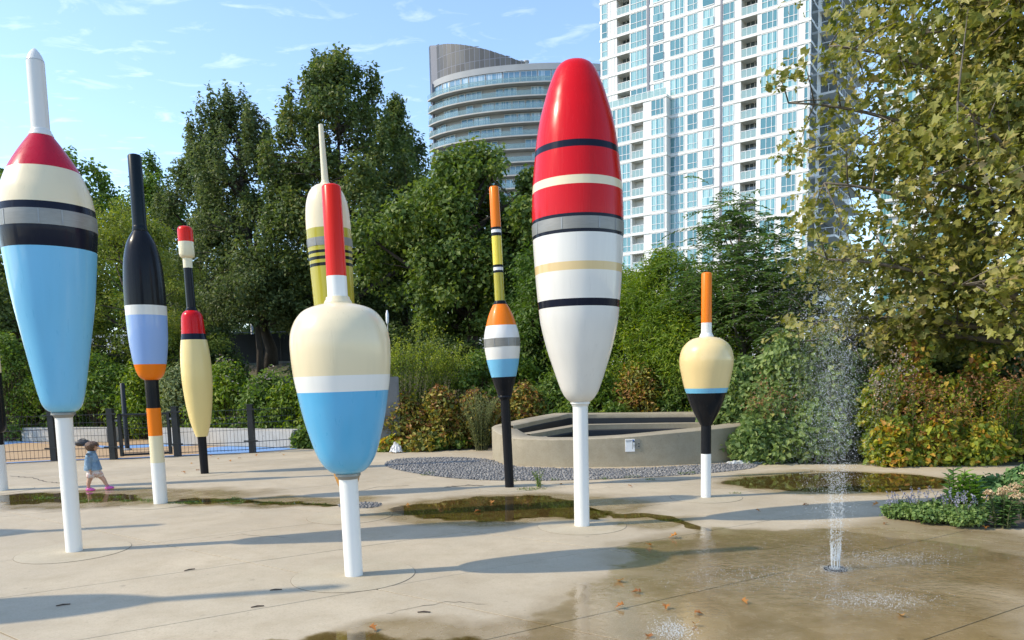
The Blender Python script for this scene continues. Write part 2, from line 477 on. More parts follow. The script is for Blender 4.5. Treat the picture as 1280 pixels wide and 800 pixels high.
GZ += np.where(GY > np.interp(GX, YB_X, YB_Y) + 0.5, rs.uniform(-0.05, 0.05, GX.shape), 0)
nx, ny = len(gx), len(gy)
idx = np.arange(nx * ny).reshape(ny, nx)
gf = np.stack([idx[:-1, :-1], idx[:-1, 1:], idx[1:, 1:], idx[1:, :-1]], -1).reshape(-1, 4)
t = NT('soil_and_grass'); p = t.pos
f1 = t.noise(p, 0.25, 5); f2 = t.noise(p, 3.0, 6); f3 = t.noise(p, 22, 4)
c = t.mix(t.rng(f1, .4, .6), (0.075, 0.055, 0.035), (0.055, 0.085, 0.022))
c = t.mix(t.rng(f2, .35, .7), c, (0.10, 0.085, 0.045)); c = t.mix(t.math('MULTIPLY', t.rng(f3, .45, .7), .5), c, (0.03, 0.028, 0.018))
t.pbr(c, 0.95, normal=t.bump(f3, 0.5, 0.04))
tag(link('ground', mesh_np('ground', np.stack([GX, GY, GZ], -1).reshape(-1, 3), gf, True), t.m), kind='structure')

# plaza: a bed with cast slabs laid on it, joints open between them
pl = MB(); pl.add([(-40, -25, -0.016), (30, -25, -0.016), (30, 11.6, -0.016), (8, 11.75, -0.016), (4.8, 12.6, -0.016), (3.7, 16.8, -0.016), (-4, 16.9, -0.016), (-5.4, 18.3, -0.016), (-8.5, 21, -0.016), (-40, 21, -0.016)], [tuple(range(10))])
plaza = pl.build('plaza', M_JOINT); tag(plaza, kind='structure')
A1, A2 = rad(30.5), rad(-36)
D1 = Vector((math.cos(A1), math.sin(A1))); D2 = Vector((math.cos(A2), math.sin(A2)))
N1 = Vector((-D1.y, D1.x)); N2 = Vector((-D2.y, D2.x))
SP1, SP2, O1, O2 = 1.47, 2.03, 5.37, 5.92
def lat(i, j):
    """crossing of the i-th and j-th joint line"""
    c1, c2 = O1 + i * SP1, O2 + j * SP2
    det = N1.x * N2.y - N1.y * N2.x
    return Vector(((c1 * N2.y - N1.y * c2) / det, (N1.x * c2 - c1 * N2.x) / det))
def yplaza(x): return float(np.interp(x, [-60, -9, -5.4, -4, 3.7, 4.8, 8, 14, 60], [21, 20.5, 18.2, 16.8, 16.7, 12.55, 11.75, 11.3, 10]))
def clip_poly(poly, nrm, c):
    """keep the side with p.nrm <= c"""
    out = []
    for i in range(len(poly)):
        a, b = poly[i], poly[(i + 1) % len(poly)]
        da, db = a.dot(nrm) - c, b.dot(nrm) - c
        if da <= 0: out.append(a)
        if (da < 0 < db) or (db < 0 < da): out.append(a + (b - a) * (da / (da - db)))
    return out
JW = 0.0045
rng = random.Random(3)
for i in range(-11, 18):
    for j in range(-10, 16):
        q = [lat(i, j), lat(i, j + 1), lat(i + 1, j + 1), lat(i + 1, j)]
        cx = sum(p.x for p in q) / 4; cy_ = sum(p.y for p in q) / 4
        if cy_ < 1.2 or cy_ > yplaza(cx) + 1.6 or cx < -cy_ * 0.78 - 2.5 or cx > cy_ * 0.78 + 2.5: continue
        c = Vector((cx, cy_))
        q = [p + (c - p).normalized() * JW * 1.7 for p in q]
        if cy_ > yplaza(cx) - 2.2:        # cut along the plaza's edge
            e0, e1 = Vector((cx - .6, yplaza(cx - .6))), Vector((cx + .6, yplaza(cx + .6)))
            d = (e1 - e0).normalized(); nrm = Vector((-d.y, d.x)); q = clip_poly(q, nrm, e0.dot(nrm))
            if len(q) < 3: continue
        if sum(q[k].x * q[(k + 1) % len(q)].y - q[(k + 1) % len(q)].x * q[k].y for k in range(len(q))) < 0: q = q[::-1]
        dz = rng.uniform(-0.0012, 0.0)
        n = len(q); b = 0.0022
        inn = [p + (c - p).normalized() * b for p in q]
        mb = MB(); mb.add([(p.x, p.y, -0.0155) for p in q] + [(p.x, p.y, dz - 0.0015) for p in q] + [(p.x, p.y, dz) for p in inn],
               [tuple(range(2 * n, 3 * n))] + [(k, (k + 1) % n, n + (k + 1) % n, n + k) for k in range(n)] + [(n + k, n + (k + 1) % n, 2 * n + (k + 1) % n, 2 * n + k) for k in range(n)])
        mb.build('slab', M_SLAB, plaza)

# cracks and an old drain slot in the slabs
def crack(pts, w, seed):
    r_ = random.Random(seed); q = [gp(*p_) for p_ in pts]; out = []
    for a_, b_ in zip(q[:-1], q[1:]):
        for k in range(8): out.append(a_.lerp(b_, k / 8) + Vector((r_.uniform(-.02, .02), r_.uniform(-.03, .03), 0)))
    out.append(q[-1]); v = []
    for k, p_ in enumerate(out):
        e = w * (.4 + r_.random()) * (1 if 0 < k < len(out) - 1 else .2); v += [(p_.x, p_.y - e, .0012), (p_.x, p_.y + e, .0012)]
    MB().add(v, [(2 * k, 2 * k + 2, 2 * k + 3, 2 * k + 1) for k in range(len(out) - 1)]).build('crack', M_JOINT, plaza)
crack([(12, 595), (40, 597), (58, 602), (80, 604.5)], .02, 1); crack([(270, 629), (320, 627), (372, 630), (424, 632)], .03, 2)
crack([(556, 609), (584, 606.5), (614, 607)], .035, 3); crack([(690, 604), (760, 603), (850, 600), (905, 598)], .012, 4); crack([(430, 618), (470, 609), (512, 607)], .010, 5)
crack([(480, 768), (560, 752), (610, 755)], .003, 6); crack([(250, 676), (300, 668), (360, 672)], .0035, 7)

# soft play surface behind the fence
t = NT('rubber_surface'); p = t.pos
f = t.noise(p, 60, 3); g = t.noise(p, 0.8, 4)
t.pbr(t.mix(t.rng(f, .3, .7), t.mix(g, (0.46, 0.30, 0.15), (0.54, 0.37, 0.21)), (0.36, 0.24, 0.13)), 0.9, normal=t.bump(f, 0.3, 0.004)); M_TAN = t.m
t = NT('blue_rubber'); p = t.pos; f = t.noise(p, 60, 3)
t.pbr(t.mix(f, (0.13, 0.26, 0.50), (0.20, 0.36, 0.62)), 0.9, normal=t.bump(f, 0.3, 0.004)); M_BLUE = t.m
FL = [gp(-140, 587.5), gp(10, 579.5), gp(69, 576.5), gp(144, 574.5), gp(221, 570.5), gp(316, 566), gp(372, 561.5)]     # foot of the fence
pad = [(p.x, p.y + 0.02) for p in FL] + [(-5.3, 18.5), (-8.3, 21.1), (-10.5, 23.3), (-16, 25.2), (-21, 26)]
mb = MB(); mb.add([(x, y, 0.006) for x, y in pad], [tuple(range(len(pad)))])
padob = mb.build('play_surface', M_TAN); tag(padob, kind='structure')
def flat(name, pts, z, mat, parent=None, k=6, kind=None):
    q = smooth_closed(pts, k); mb = MB(); mb.add([(p[0], p[1], z) for p in q], [tuple(range(len(q)))])
    o = mb.build(name, mat, parent)
    bm = bmesh.new(); bm.from_mesh(o.data); bmesh.ops.triangulate(bm, faces=bm.faces[:])
    for f_ in bm.faces:
        if f_.normal.z < 0: f_.normal_flip()
    bm.to_mesh(o.data); bm.free()
    if kind: tag(o, kind=kind)
    return o
def pxs(l, z=0.0): return [(gp(x, y, z).x, gp(x, y, z).y) for x, y in l]
flat('blue_patch', pxs([(-60, 556), (10, 550.5), (60, 554), (130, 557), (150, 561), (90, 556.5), (30, 553.5), (-50, 562)], .01), .010, M_BLUE, padob)
flat('blue_patch', pxs([(262, 559.5), (300, 557.5), (345, 557), (362, 561.4), (318, 565), (282, 566.8), (256, 567)], .01), .010, M_BLUE, padob)
flat('blue_patch', pxs([(150, 557), (210, 554), (262, 553), (262, 556), (205, 558), (160, 560)], .01), .010, M_BLUE, padob)
mb = MB()
for a, b in zip(FL[:-1], FL[1:]):
    d = Vector((b.x - a.x, b.y - a.y)).normalized(); n_ = Vector((-d.y, d.x)) * 0.16
    mb.add([(a.x, a.y + .03, .011), (b.x, b.y + .03, .011), (b.x + n_.x, b.y + n_.y + .03, .011), (a.x + n_.x, a.y + n_.y + .03, .011)], [(0, 1, 2, 3)])
mb.build('blue_edging', M_BLUE, padob)

# low pale walls on the far side of the play surface
def low_wall(label, a, b, h, w=0.45):
    mb = MB(); mb.obox(a, b, w, 0.0, h)
    o = bevel(mb.build('seat_wall', M_PALEC), 0.025); return tag(o, label, 'wall')
a, b = gp(36, 551.5), gp(143, 552.5)
low_wall('low pale concrete seat wall behind the toddler and the fence', a, b, 0.42)
a, b = gp(196, 556), gp(371, 561)
low_wall('long low pale concrete seat wall beside the blue play surface', a + Vector((0, .25, 0)), b + Vector((0, .3, 0)), 0.44)

# ------------------------------------------------------------------ puddles
def m_water(name, tint, ripple, rough=0.02, scale=5.0, near=False):
    t = NT(name); p = t.pos
    dv = t.n('ShaderNodeVectorMath', operation='DISTANCE'); t.l(p, dv.inputs[0]); q = gp(1040, 715); dv.inputs[1].default_value = (q.x, q.y, 0); d = dv.outputs['Value']
    nrm = t.bump(t.noise(p, scale, 4, 0.6), ripple, 0.05 if near else 0.02)
    if near:        # chop where the jet falls back
        bn = [n_ for n_ in t.t.nodes if n_.type == 'BUMP'][0]; t.l(t.rng(d, 0.1, 1.5, 0.9, ripple), bn.inputs['Strength'])
    # Schlick reflectance, the same from both sides so that sunlight reaches the bottom; the film thins out to nothing at its rim
    ge = t.n('ShaderNodeNewGeometry'); dt = t.n('ShaderNodeVectorMath', operation='DOT_PRODUCT'); t.l(nrm, dt.inputs[0]); t.l(ge.outputs['Incoming'], dt.inputs[1])
    frs = t.math('ADD', t.math('MULTIPLY', t.math('POWER', t.math('SUBTRACT', 1.0, t.math('ABSOLUTE', dt.outputs['Value'])), 5.0), 0.98), 0.02, True)
    ed = t.n('ShaderNodeAttribute', attribute_name='v').outputs['Fac']
    wet = t.rng(t.math('ADD', ed, t.rng(t.noise(p, 6, 4), .3, .7, -.35, .35)), .15, .6)
    frs = t.math('MULTIPLY', frs, wet)
    tr = t.n('ShaderNodeBsdfTransparent'); t.l(t.mix(wet, (1, 1, 1), tint), tr.inputs[0])
    gl = t.n('ShaderNodeBsdfGlossy'); t.val(gl, 'Roughness', t.rng(d, 0.2, 1.5, 0.30, rough) if near else rough); t.l(nrm, gl.inputs['Normal'])
    mx = t.n('ShaderNodeMixShader'); t.l(frs, mx.inputs[0]); t.l(tr.outputs[0], mx.inputs[1]); t.l(gl.outputs[0], mx.inputs[2])
    t.l(mx.outputs[0], t.out.inputs[0]); return t.m
W_CLEAR = m_water('water_film', (.95, .92, .86), 0.04, 0.03, 13, True)
W_MURK = m_water('water_murky', (.58, .53, .38), 0.02, 0.01, 3)
def puddle(pts, mat, z=0.004, rim=.13):
    r_ = random.Random(len(pts))
    q = np.array(smooth_closed(pxs(pts), 14))
    if np.sum(q[:, 0] * np.roll(q[:, 1], -1) - np.roll(q[:, 0], -1) * q[:, 1]) < 0: q = q[::-1]
    f0 = r_.uniform(0, 6)
    q = np.array([(p[0] + .04 * math.sin(p[1] * 9 + f0) + .02 * math.sin(p[0] * 23 + p[1] * 17), p[1] + .05 * math.sin(p[0] * 7 + f0) + .03 * math.sin(p[0] * 19 + f0 * 2)) for p in q])
    tn = np.roll(q, -1, 0) - np.roll(q, 1, 0); tn /= np.linalg.norm(tn, axis=1)[:, None] + 1e-9; nn = np.stack([-tn[:, 1], tn[:, 0]], 1)
    for _ in range(6): nn = (np.roll(nn, 1, 0) + nn * 2 + np.roll(nn, -1, 0)) / 4
    inn = q + nn * rim; n = len(q)
    bm = bmesh.new(); va = [bm.verts.new((*p, z)) for p in q]; vb = [bm.verts.new((*p, z)) for p in inn]
    for k in range(n): bm.faces.new((va[k], va[(k + 1) % n], vb[(k + 1) % n], vb[k]))
    f = bm.faces.new(vb); bmesh.ops.triangulate(bm, faces=[f])
    me = bpy.data.meshes.new('puddle'); bm.to_mesh(me); bm.free()
    a_ = me.attributes.new('v', 'FLOAT', 'POINT'); a_.data.foreach_set('value', np.concatenate([np.zeros(n), np.ones(n)]).astype(np.float32))
    return tag(link('puddle', me, mat), kind='structure')
puddle([(483, 637), (515, 630), (560, 626), (598, 621), (650, 619), (700, 621), (728, 629), (752, 638), (772, 643), (752, 650), (700, 648), (650, 651), (590, 653), (540, 649), (505, 645)], W_MURK)
puddle([(757, 642), (790, 641.5), (825, 645), (853, 650), (872, 656), (886, 662), (858, 662), (846, 655), (818, 649.5), (788, 647), (762, 648)], W_MURK, 0.0035, .025)
puddle([(876, 660), (960, 661), (1046, 662), (1160, 676), (1280, 692), (1420, 706), (1420, 800), (1250, 830), (1020, 870), (900, 900), (760, 900), (560, 900), (585, 825), (630, 792), (672, 768), (700, 748), (716, 732), (742, 722), (760, 708), (783, 698), (772, 684), (800, 678), (850, 672)], W_CLEAR, 0.0045, .16)
puddle([(900, 603), (940, 596), (1000, 592), (1070, 590), (1150, 594), (1192, 601), (1188, 608), (1130, 615), (1050, 616), (975, 614), (925, 609)], W_MURK)
puddle([(-30, 624), (10, 618), (60, 616), (110, 616), (160, 618), (182, 623), (150, 628), (80, 629), (10, 631)], W_MURK)
puddle([(215, 625), (260, 622), (310, 624), (360, 627), (425, 630), (420, 633), (350, 632), (290, 630), (230, 630)], W_MURK)
puddle([(290, 812), (330, 797), (400, 793), (470, 791), (540, 794), (600, 800), (640, 830), (500, 880), (350, 870)], W_MURK)

# ------------------------------------------------------------------ pebble strip
def octa(n_):
    ph = (1 + 5 ** .5) / 2
    v = np.array([(-1, ph, 0), (1, ph, 0), (-1, -ph, 0), (1, -ph, 0), (0, -1, ph), (0, 1, ph), (0, -1, -ph), (0, 1, -ph), (ph, 0, -1), (ph, 0, 1), (-ph, 0, -1), (-ph, 0, 1)], float)
    v /= np.linalg.norm(v[0])
    f = np.array([(0, 11, 5), (0, 5, 1), (0, 1, 7), (0, 7, 10), (0, 10, 11), (1, 5, 9), (5, 11, 4), (11, 10, 2), (10, 7, 6), (7, 1, 8), (3, 9, 4), (3, 4, 2), (3, 2, 6), (3, 6, 8), (3, 8, 9), (4, 9, 5), (2, 4, 11), (6, 2, 10), (8, 6, 7), (9, 8, 1)])
    return v, f
ICO_V, ICO_F = octa(0)
OCT_V = np.array([(1, 0, 0), (-1, 0, 0), (0, 1, 0), (0, -1, 0), (0, 0, 1), (0, 0, -1)], float)
OCT_F = np.array([(0, 2, 4), (2, 1, 4), (1, 3, 4), (3, 0, 4), (2, 0, 5), (1, 2, 5), (3, 1, 5), (0, 3, 5)])
def scatter_solid(P_, S_, rz, tv, tf, smooth=True, v=None, name='bits'):
    """copies of a small solid at P_ (n,3) with sizes S_ (n,3), turned rz about z"""
    n = len(P_); k = len(tv)
    q = tv[None] * S_[:, None, :]
    c, s = np.cos(rz)[:, None], np.sin(rz)[:, None]
    x = q[..., 0] * c - q[..., 1] * s; y = q[..., 0] * s + q[..., 1] * c
    V = np.stack([x, y, q[..., 2]], -1) + P_[:, None, :]
    Fc = tf[None] + (np.arange(n) * k)[:, None, None]
    return mesh_np(name, V.reshape(-1, 3), Fc.reshape(-1, tf.shape[1]), smooth, None if v is None else np.repeat(v, k))
def inside(poly, x, y):
    poly = np.asarray(poly); r_ = np.zeros(len(x), bool); j = len(poly) - 1
    for i in range(len(poly)):
        xi, yi = poly[i]; xj, yj = poly[j]
        r_ ^= ((yi > y) != (yj > y)) & (x < (xj - xi) * (y - yi) / (yj - yi + 1e-12) + xi); j = i
    return r_
t = NT('pebble_stone'); a = t.n('ShaderNodeAttribute', attribute_name='v')
t.pbr(t.mix(t.math('MULTIPLY', t.noise(t.obj, 90, 2), .5), t.ramp(a.outputs['Fac'], [(0, (.11, .11, .11)), (.5, (.20, .195, .185)), (.85, (.28, .265, .24)), (1, (.42, .39, .34))]), (.12, .12, .13)), 0.6)
M_PEB = t.m
M_MORTAR = m_plain('pebble_bed', (0.20, 0.19, 0.18), 0.9, scale=8)
rs = np.random.RandomState(9)
def pebbles(outline, spacing, size, seed):
    q = smooth_closed(pxs(outline), 6)
    bed = flat('pebble_bed', [tuple(p) for p in q], 0.0035, M_MORTAR, None, 1, 'structure')
    q = np.array(q); lo, hi = q.min(0), q.max(0)
    xs, ys = np.meshgrid(np.arange(lo[0], hi[0], spacing), np.arange(lo[1], hi[1], spacing * .9))
    xs = xs.ravel() + rs.uniform(-.4, .4, xs.size) * spacing; ys = ys.ravel() + rs.uniform(-.4, .4, ys.size) * spacing
    k = inside(q, xs, ys); xs, ys = xs[k], ys[k]; n = len(xs)
    S = rs.uniform(.75, 1.25, (n, 3)) * np.array([size, size * .75, size * .55])
    Pp = np.stack([xs, ys, 0.0035 + S[:, 2] * rs.uniform(.1, .5, n)], -1)
    o = link('pebbles', scatter_solid(Pp, S, rs.uniform(0, 6.28, n), ICO_V, ICO_F, True, rs.rand(n), 'pebbles'), M_PEB, bed)
    o['kind'] = 'stuff'
pebbles([(482, 579), (500, 574), (560, 572), (612, 575), (640, 583), (720, 586), (800, 585.5), (900, 580), (946, 578), (936, 586), (860, 593.5), (760, 599), (660, 601), (580, 599), (520, 592), (488, 585)], .052, .026, 1)
pebbles([(424, 631), (450, 628), (476, 630), (470, 634), (445, 636), (428, 635)], .045, .022, 2)

# ================================================================== buildings
def m_glass(name, dark, light, rough=0.04, spec=0.9):
    t = NT(name); v = t.mapv(t.obj, scale=(1.6, 1.6, .01))
    cur = t.rng(t.noise(v, 1.6, 2), .46, .54)
    f = t.math('MULTIPLY', cur, t.rng(t.rnd, .15, .8), True)
    c = t.mix(f, t.mix(t.rnd, dark, tuple(x * 1.6 for x in dark)), light)
    t.pbr(c, rough, spec=spec, coat=0.5, coat_rough=0.02); return t.m
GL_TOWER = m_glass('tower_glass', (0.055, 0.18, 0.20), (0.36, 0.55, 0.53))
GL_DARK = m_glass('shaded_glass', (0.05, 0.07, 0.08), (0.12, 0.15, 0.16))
GL_DRUM = m_glass('drum_glass', (0.10, 0.20, 0.28), (0.50, 0.60, 0.66))
t = NT('guard_glass'); pr = t.pbr((0.42, 0.58, 0.58), 0.06, spec=0.7); tr = t.n('ShaderNodeBsdfTransparent'); tr.inputs[0].default_value = (.75, .86, .85, 1)
mx = t.n('ShaderNodeMixShader'); mx.inputs[0].default_value = 0.55; t.l(tr.outputs[0], mx.inputs[1]); t.l(pr.outputs[0], mx.inputs[2]); t.l(mx.outputs[0], t.out.inputs[0]); M_GUARD = t.m
t = NT('clear_guard_glass'); pr = t.pbr((0.30, 0.40, 0.42), 0.05, spec=0.8); tr = t.n('ShaderNodeBsdfTransparent'); tr.inputs[0].default_value = (.80, .90, .90, 1)
mx = t.n('ShaderNodeMixShader'); mx.inputs[0].default_value = 0.32; t.l(tr.outputs[0], mx.inputs[1]); t.l(pr.outputs[0], mx.inputs[2]); t.l(mx.outputs[0], t.out.inputs[0]); M_GUARD2 = t.m
M_CLAD = m_plain('white_cladding', (0.72, 0.72, 0.69), 0.45, var=0.04, scale=0.3)
M_CLADG = m_plain('grey_cladding', (0.33, 0.34, 0.35), 0.55, var=0.06, scale=0.4)
M_SOFFIT = m_plain('slab_edge', (0.42, 0.41, 0.39), 0.7, var=0.08, scale=0.3)

FA = atY(751.0, 100, 113.5); FB = atY(1012.0, 100, 96.5)
fu = Vector((FB.x - FA.x, FB.y - FA.y, 0)); FLEN = fu.length; fu.normalize()
fin = Vector((-fu.y, fu.x, 0))
if fin.y < 0: fin = -fin
def fs(x, y=100, off=0.0):
    """place on the facade (metres along it, height) that a pixel looks at; off = metres in front of the main face"""
    d = ray(x, y); o = Vector((FA.x, FA.y, 0)) - fin * off
    k = (o - CAM).dot(fin) / d.dot(fin); q = CAM + d * k
    return (q - o).dot(fu), q.z
zl = [fs(926, y)[1] for y in (22.5, 48.7, 75.0, 100.2)]
FH = (zl[0] - zl[3]) / 3; Z0 = zl[3] - 11 * FH         # slab level of floor 0
while Z0 > 2.0: Z0 -= FH
NF = 22; TOPZ = Z0 + NF * FH
DEEP = 24.0
tower = empty('apartment_tower', (FA.x, FA.y, 2.0), math.atan2(fu.y, fu.x), 'tall white apartment tower with teal windows and recessed balconies', 'building')
ZB = -2.0           # local z offset of the empty
def lz(z): return z + ZB
kT = round((fs(800, 122, 1.3)[1] - Z0) / FH)            # terrace level on top of the lower wing
# columns: (kind, x0, x1) measured at row 100
cols = [('w', 752.8, 760), ('b', 771.5, 787.5), ('w', 788.5, 808.8), ('d', 809.5, 812), ('j', 817, 829.5), ('w', 837.6, 855), ('w', 859, 872), ('j', 878.5, 892), ('d', 900.4, 902.8), ('w', 903.2, 917.5), ('b', 926, 946), ('w', 951, 970.8), ('w', 978, 996.5), ('w', 1005.2, 1010.4)]
cs = [(k, fs(a)[0], fs(b)[0]) for k, a, b in cols]
WINGX = fs(833, 150, 1.3)[0]
wing = [(k, fs(a, 150, 1.3)[0], fs(b, 150, 1.3)[0]) for k, a, b in (('w', 760, 770), ('w', 771.5, 787.5), ('b', 789, 804), ('w', 814, 830))]
# solid body, split at the balcony bays so that these are real recesses
body = MB(); BD = 1.6
edges = [0.0]
for k, a, b in cs:
    if k == 'b': edges += [a, b]
edges.append(FLEN)
for i in range(len(edges) - 1):
    body.box(edges[i], edges[i + 1], BD if i % 2 else 0.0, DEEP, 0, lz(TOPZ))
zT = Z0 + kT * FH
wed = [-3.0]
for k, a, b in wing:
    if k == 'b': wed += [a, b]
wed.append(WINGX)
for i in range(len(wed) - 1):
    body.box(wed[i] + .001, wed[i + 1] - .001, (0.25 if i % 2 else -1.3), -0.002 if not i % 2 else 0.3, 0, lz(zT))
body.box(-3.0, -0.001, -0.002, DEEP - 4, 0, lz(zT))
body.build('wall', M_CLAD, tower)
# slab edges run the length of the face, standing a little proud
sm = MB().box(0, 1, -0.10, 0.5, -0.17, 0.17).mesh('slab_edge')
def slab(x0, x1, z, y=0.0, mat=M_CLAD, par=tower):
    me = MB().box(x0, x1, y - 0.09, y + 1.65, lz(z) - 0.16, lz(z) + 0.16)
    return me.build('slab_edge', mat, par)
KMIN = 3
for f in range(KMIN, NF + 1):
    slab(-0.1, FLEN + 0.1, Z0 + f * FH)
    if f <= kT: slab(-3.1, WINGX + .09, Z0 + f * FH, -1.3)
# pilaster ribs between the bays
ribs = MB()
xs = [0.05] + [x for k, a, b in cs for x in (a, b) if k != 'd'] + [FLEN - 0.05]
for i in range(len(cs)):
    x0 = cs[i][2]; x1 = cs[i + 1][1] if i + 1 < len(cs) else FLEN
    if x1 - x0 > 1.0:
        m_ = (x0 + x1) / 2
        for dx_ in (-0.28, 0.28): ribs.box(m_ + dx_ - 0.04, m_ + dx_ + 0.04, -0.04, 0.1, lz(Z0 + KMIN * FH), lz(TOPZ))
ribs.build('rib', M_CLAD, tower)
for k, a, b in cs:
    if k == 'd': MB().box(a, b, -0.14, 0.2, lz(Z0 + KMIN * FH), lz(TOPZ)).build('service_strip', M_DARKSTRIP, tower)
wcache = {}
def window(x0, x1, z, y=0.0, par=tower, glass=GL_TOWER, jut=False, rnd_=random.Random(1)):
    w = x1 - x0; h = FH - 0.44; key = (round(w, 2), jut, glass.name)
    if key not in wcache:
        fr = MB(); T = 0.055
        n = 1 if w < 1.1 else 2 if w < 1.7 else 3
        fr.box(0, w, -.07, .02, -.001, T); fr.box(0, w, -.07, .02, h - T, h); fr.box(0, w, -.065, .02, h * .36, h * .36 + T)
        cut = [0, w] if n == 1 else [0, w * .62, w] if n == 2 else [0, w * .38, w * .72, w]
        for c_ in cut: fr.box(min(max(c_ - T / 2, 0), w - T), min(max(c_ - T / 2, 0), w - T) + T, -.066, .021, .003, h - .003)
        if jut: fr.box(-.06, w + .06, -.16, -.071, -.10, -.01); fr.box(-.06, w + .06, -.16, -.13, .95, 1.0)
        gl = MB(); gl.box(.02, w - .02, -.02, .01, .02, h - .02)
        if jut: gl.box(0, w, -.15, -.14, -.0, .94)
        wcache[key] = (fr.mesh('window'), gl.mesh('pane'))
    fm, gm = wcache[key]
    o = link('window', fm, M_WHITEM, par, (x0, y - .003, lz(z) + .22)); link('pane', gm, glass, o); return o
bcache = {}
def balcony(x0, x1, z, y=0.0, par=tower, d=BD):
    w = x1 - x0; key = (round(w, 2), d)
    if key not in bcache:
        r_ = MB(); r_.box(0.02, w - .02, .03, .09, 1.02, 1.08); r_.box(0.02, w - .02, .03, .09, .02, .07)
        n = max(3, int(w / .55))
        for i in range(n + 1): r_.box(.03 + (w - .1) * i / n, .07 + (w - .1) * i / n, .035, .085, .07, 1.02)
        g_ = MB().box(.04, w - .04, .05, .06, .1, 1.0)
        dr = MB(); dr.box(.15, w - .15, d - .06, d - .003, .02, 2.3)
        fr = MB()
        for i in range(4): fr.box(.12 + (w - .3) * i / 3, .18 + (w - .3) * i / 3, d - .10, d - .002, .0, 2.34)
        fr.box(.1, w - .1, d - .1, d - .002, 2.3, 2.38)
        bcache[key] = [m_.mesh(n_) for m_, n_ in ((r_, 'railing'), (g_, 'guard_glass'), (dr, 'pane'), (fr, 'balcony_door'))]
    L4 = (x0, y, lz(z) + .16); q = bcache[key]
    o = link('railing', q[0], M_WHITEM, par, L4); link('guard_glass', q[1], M_GUARD, o)
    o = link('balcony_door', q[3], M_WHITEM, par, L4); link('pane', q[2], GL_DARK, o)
for f in range(5, NF - 1):
    z = Z0 + f * FH
    for k, a, b in cs:
        if b < WINGX and f < kT: continue
        if k == 'w': window(a, b, z)
        elif k == 'j': window(a, b, z, 0, jut=True)
        elif k == 'b': balcony(a, b, z)
    if f < kT:
        for k, a, b in wing:
            if k == 'w': window(a, b, z, -1.3)
            else: balcony(a, b, z, -1.3, d=1.55)
# terrace rail on the lower wing
tr_ = MB(); tr_.box(-3, WINGX, -1.27, -1.22, lz(zT) + 1.1, lz(zT) + 1.15)
for i in range(16): tr_.box(-3 + (WINGX + 2.95) * i / 15, -2.95 + (WINGX + 2.95) * i / 15, -1.27, -1.22, lz(zT) + .15, lz(zT) + 1.1)
o = tr_.build('railing', M_WHITEM, tower); MB().box(-3, WINGX, -1.25, -1.24, lz(zT) + .2, lz(zT) + 1.05).build('guard_glass', M_GUARD, o)
# shaded side face: corner glazing, then deep balconies
for f in range(5, NF - 1):
    z = Z0 + f * FH
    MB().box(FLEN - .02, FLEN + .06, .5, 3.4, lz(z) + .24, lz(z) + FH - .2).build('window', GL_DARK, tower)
    MB().box(FLEN + .0, FLEN + 2.4, 4.4, 20, lz(z) - .14, lz(z) + .14).build('balcony_slab', M_CLAD, tower)
    g_ = MB(); g_.box(FLEN + 2.3, FLEN + 2.36, 4.45, 19.9, lz(z) + 1.05, lz(z) + 1.12); g_.box(FLEN, FLEN + 2.3, 4.45, 4.5, lz(z) + 1.05, lz(z) + 1.12)
    for i in range(12): g_.box(FLEN + 2.3, FLEN + 2.35, 4.45 + i * 1.4, 4.51 + i * 1.4, lz(z) + .14, lz(z) + 1.05)
    for i in range(3): g_.box(FLEN + .2 + i, FLEN + .25 + i, 4.45, 4.5, lz(z) + .14, lz(z) + 1.05)
    g_.build('railing', M_WHITEM, tower)
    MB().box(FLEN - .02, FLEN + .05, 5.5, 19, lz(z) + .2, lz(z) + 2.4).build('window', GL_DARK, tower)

# a further pale block seen between the leaves of the plane tree
q = atY(1150, 100, 150.0)
blk = empty('distant_block', (q.x, q.y, 2.0), rad(-33), 'far white apartment block glimpsed behind the plane tree', 'building')
topb = hz(Vector((q.x, q.y, 2.0)), 38)
MB().box(-7, 14, 0, 14, 0, topb).build('wall', M_CLAD, blk)
for f in range(3, int(topb / 2.95)):
    MB().box(-7.2, 14.2, -.5, .2, f * 2.95 - .15, f * 2.95 + .15).build('slab_edge', M_CLAD, blk)
    for i in range(6):
        MB().box(-6.3 + i * 3.4, -4.1 + i * 3.4, -.04, .05, f * 2.95 + .5, f * 2.95 + 2.5).build('window', GL_TOWER, blk)
MB().box(-4, 8, 3, 10, topb - .01, topb + 3).build('roof_house', M_CLADG, blk)

# ------------------------------------------------------------------ oval tower with a slanting screen on its roof
CX, CY, EA, EB = 9.5, 176.0, 0, 11.5
EA = CX - atY(540, 120, CY).x
oval = empty('oval_tower', (CX, CY, 2.0), 0, 'grey oval apartment tower with curved glass balconies and slanted bronze roof screen', 'building')
def ov(phi, da=0.0): return ((EA + da) * math.cos(phi), (EB + da) * math.sin(phi))
def ring(name, p0, p1, r0, r1, z0, z1, mat, par, n=60):
    v = []; f = []
    for i in range(n + 1):
        ph = p0 + (p1 - p0) * i / n
        (a, b), (c, d) = ov(ph, r1), ov(ph, r0)
        v += [(a, b, z0), (a, b, z1), (c, d, z1), (c, d, z0)]
    for i in range(n):
        k = 4 * i
        for j in range(4): f.append((k + j, k + 4 + j, k + 4 + (j + 1) % 4, k + (j + 1) % 4))
    f += [(0, 1, 2, 3), (4 * n + 3, 4 * n + 2, 4 * n + 1, 4 * n)]
    bm = bmesh.new(); vv = [bm.verts.new(p) for p in v]
    for q in f: bm.faces.new([vv[k] for k in q])
    bmesh.ops.recalc_face_normals(bm, faces=bm.faces[:])
    me = bpy.data.meshes.new(name); bm.to_mesh(me); bm.free()
    return link(name, me, mat, par)
front = Vector((CX, CY - EB, 2.0))
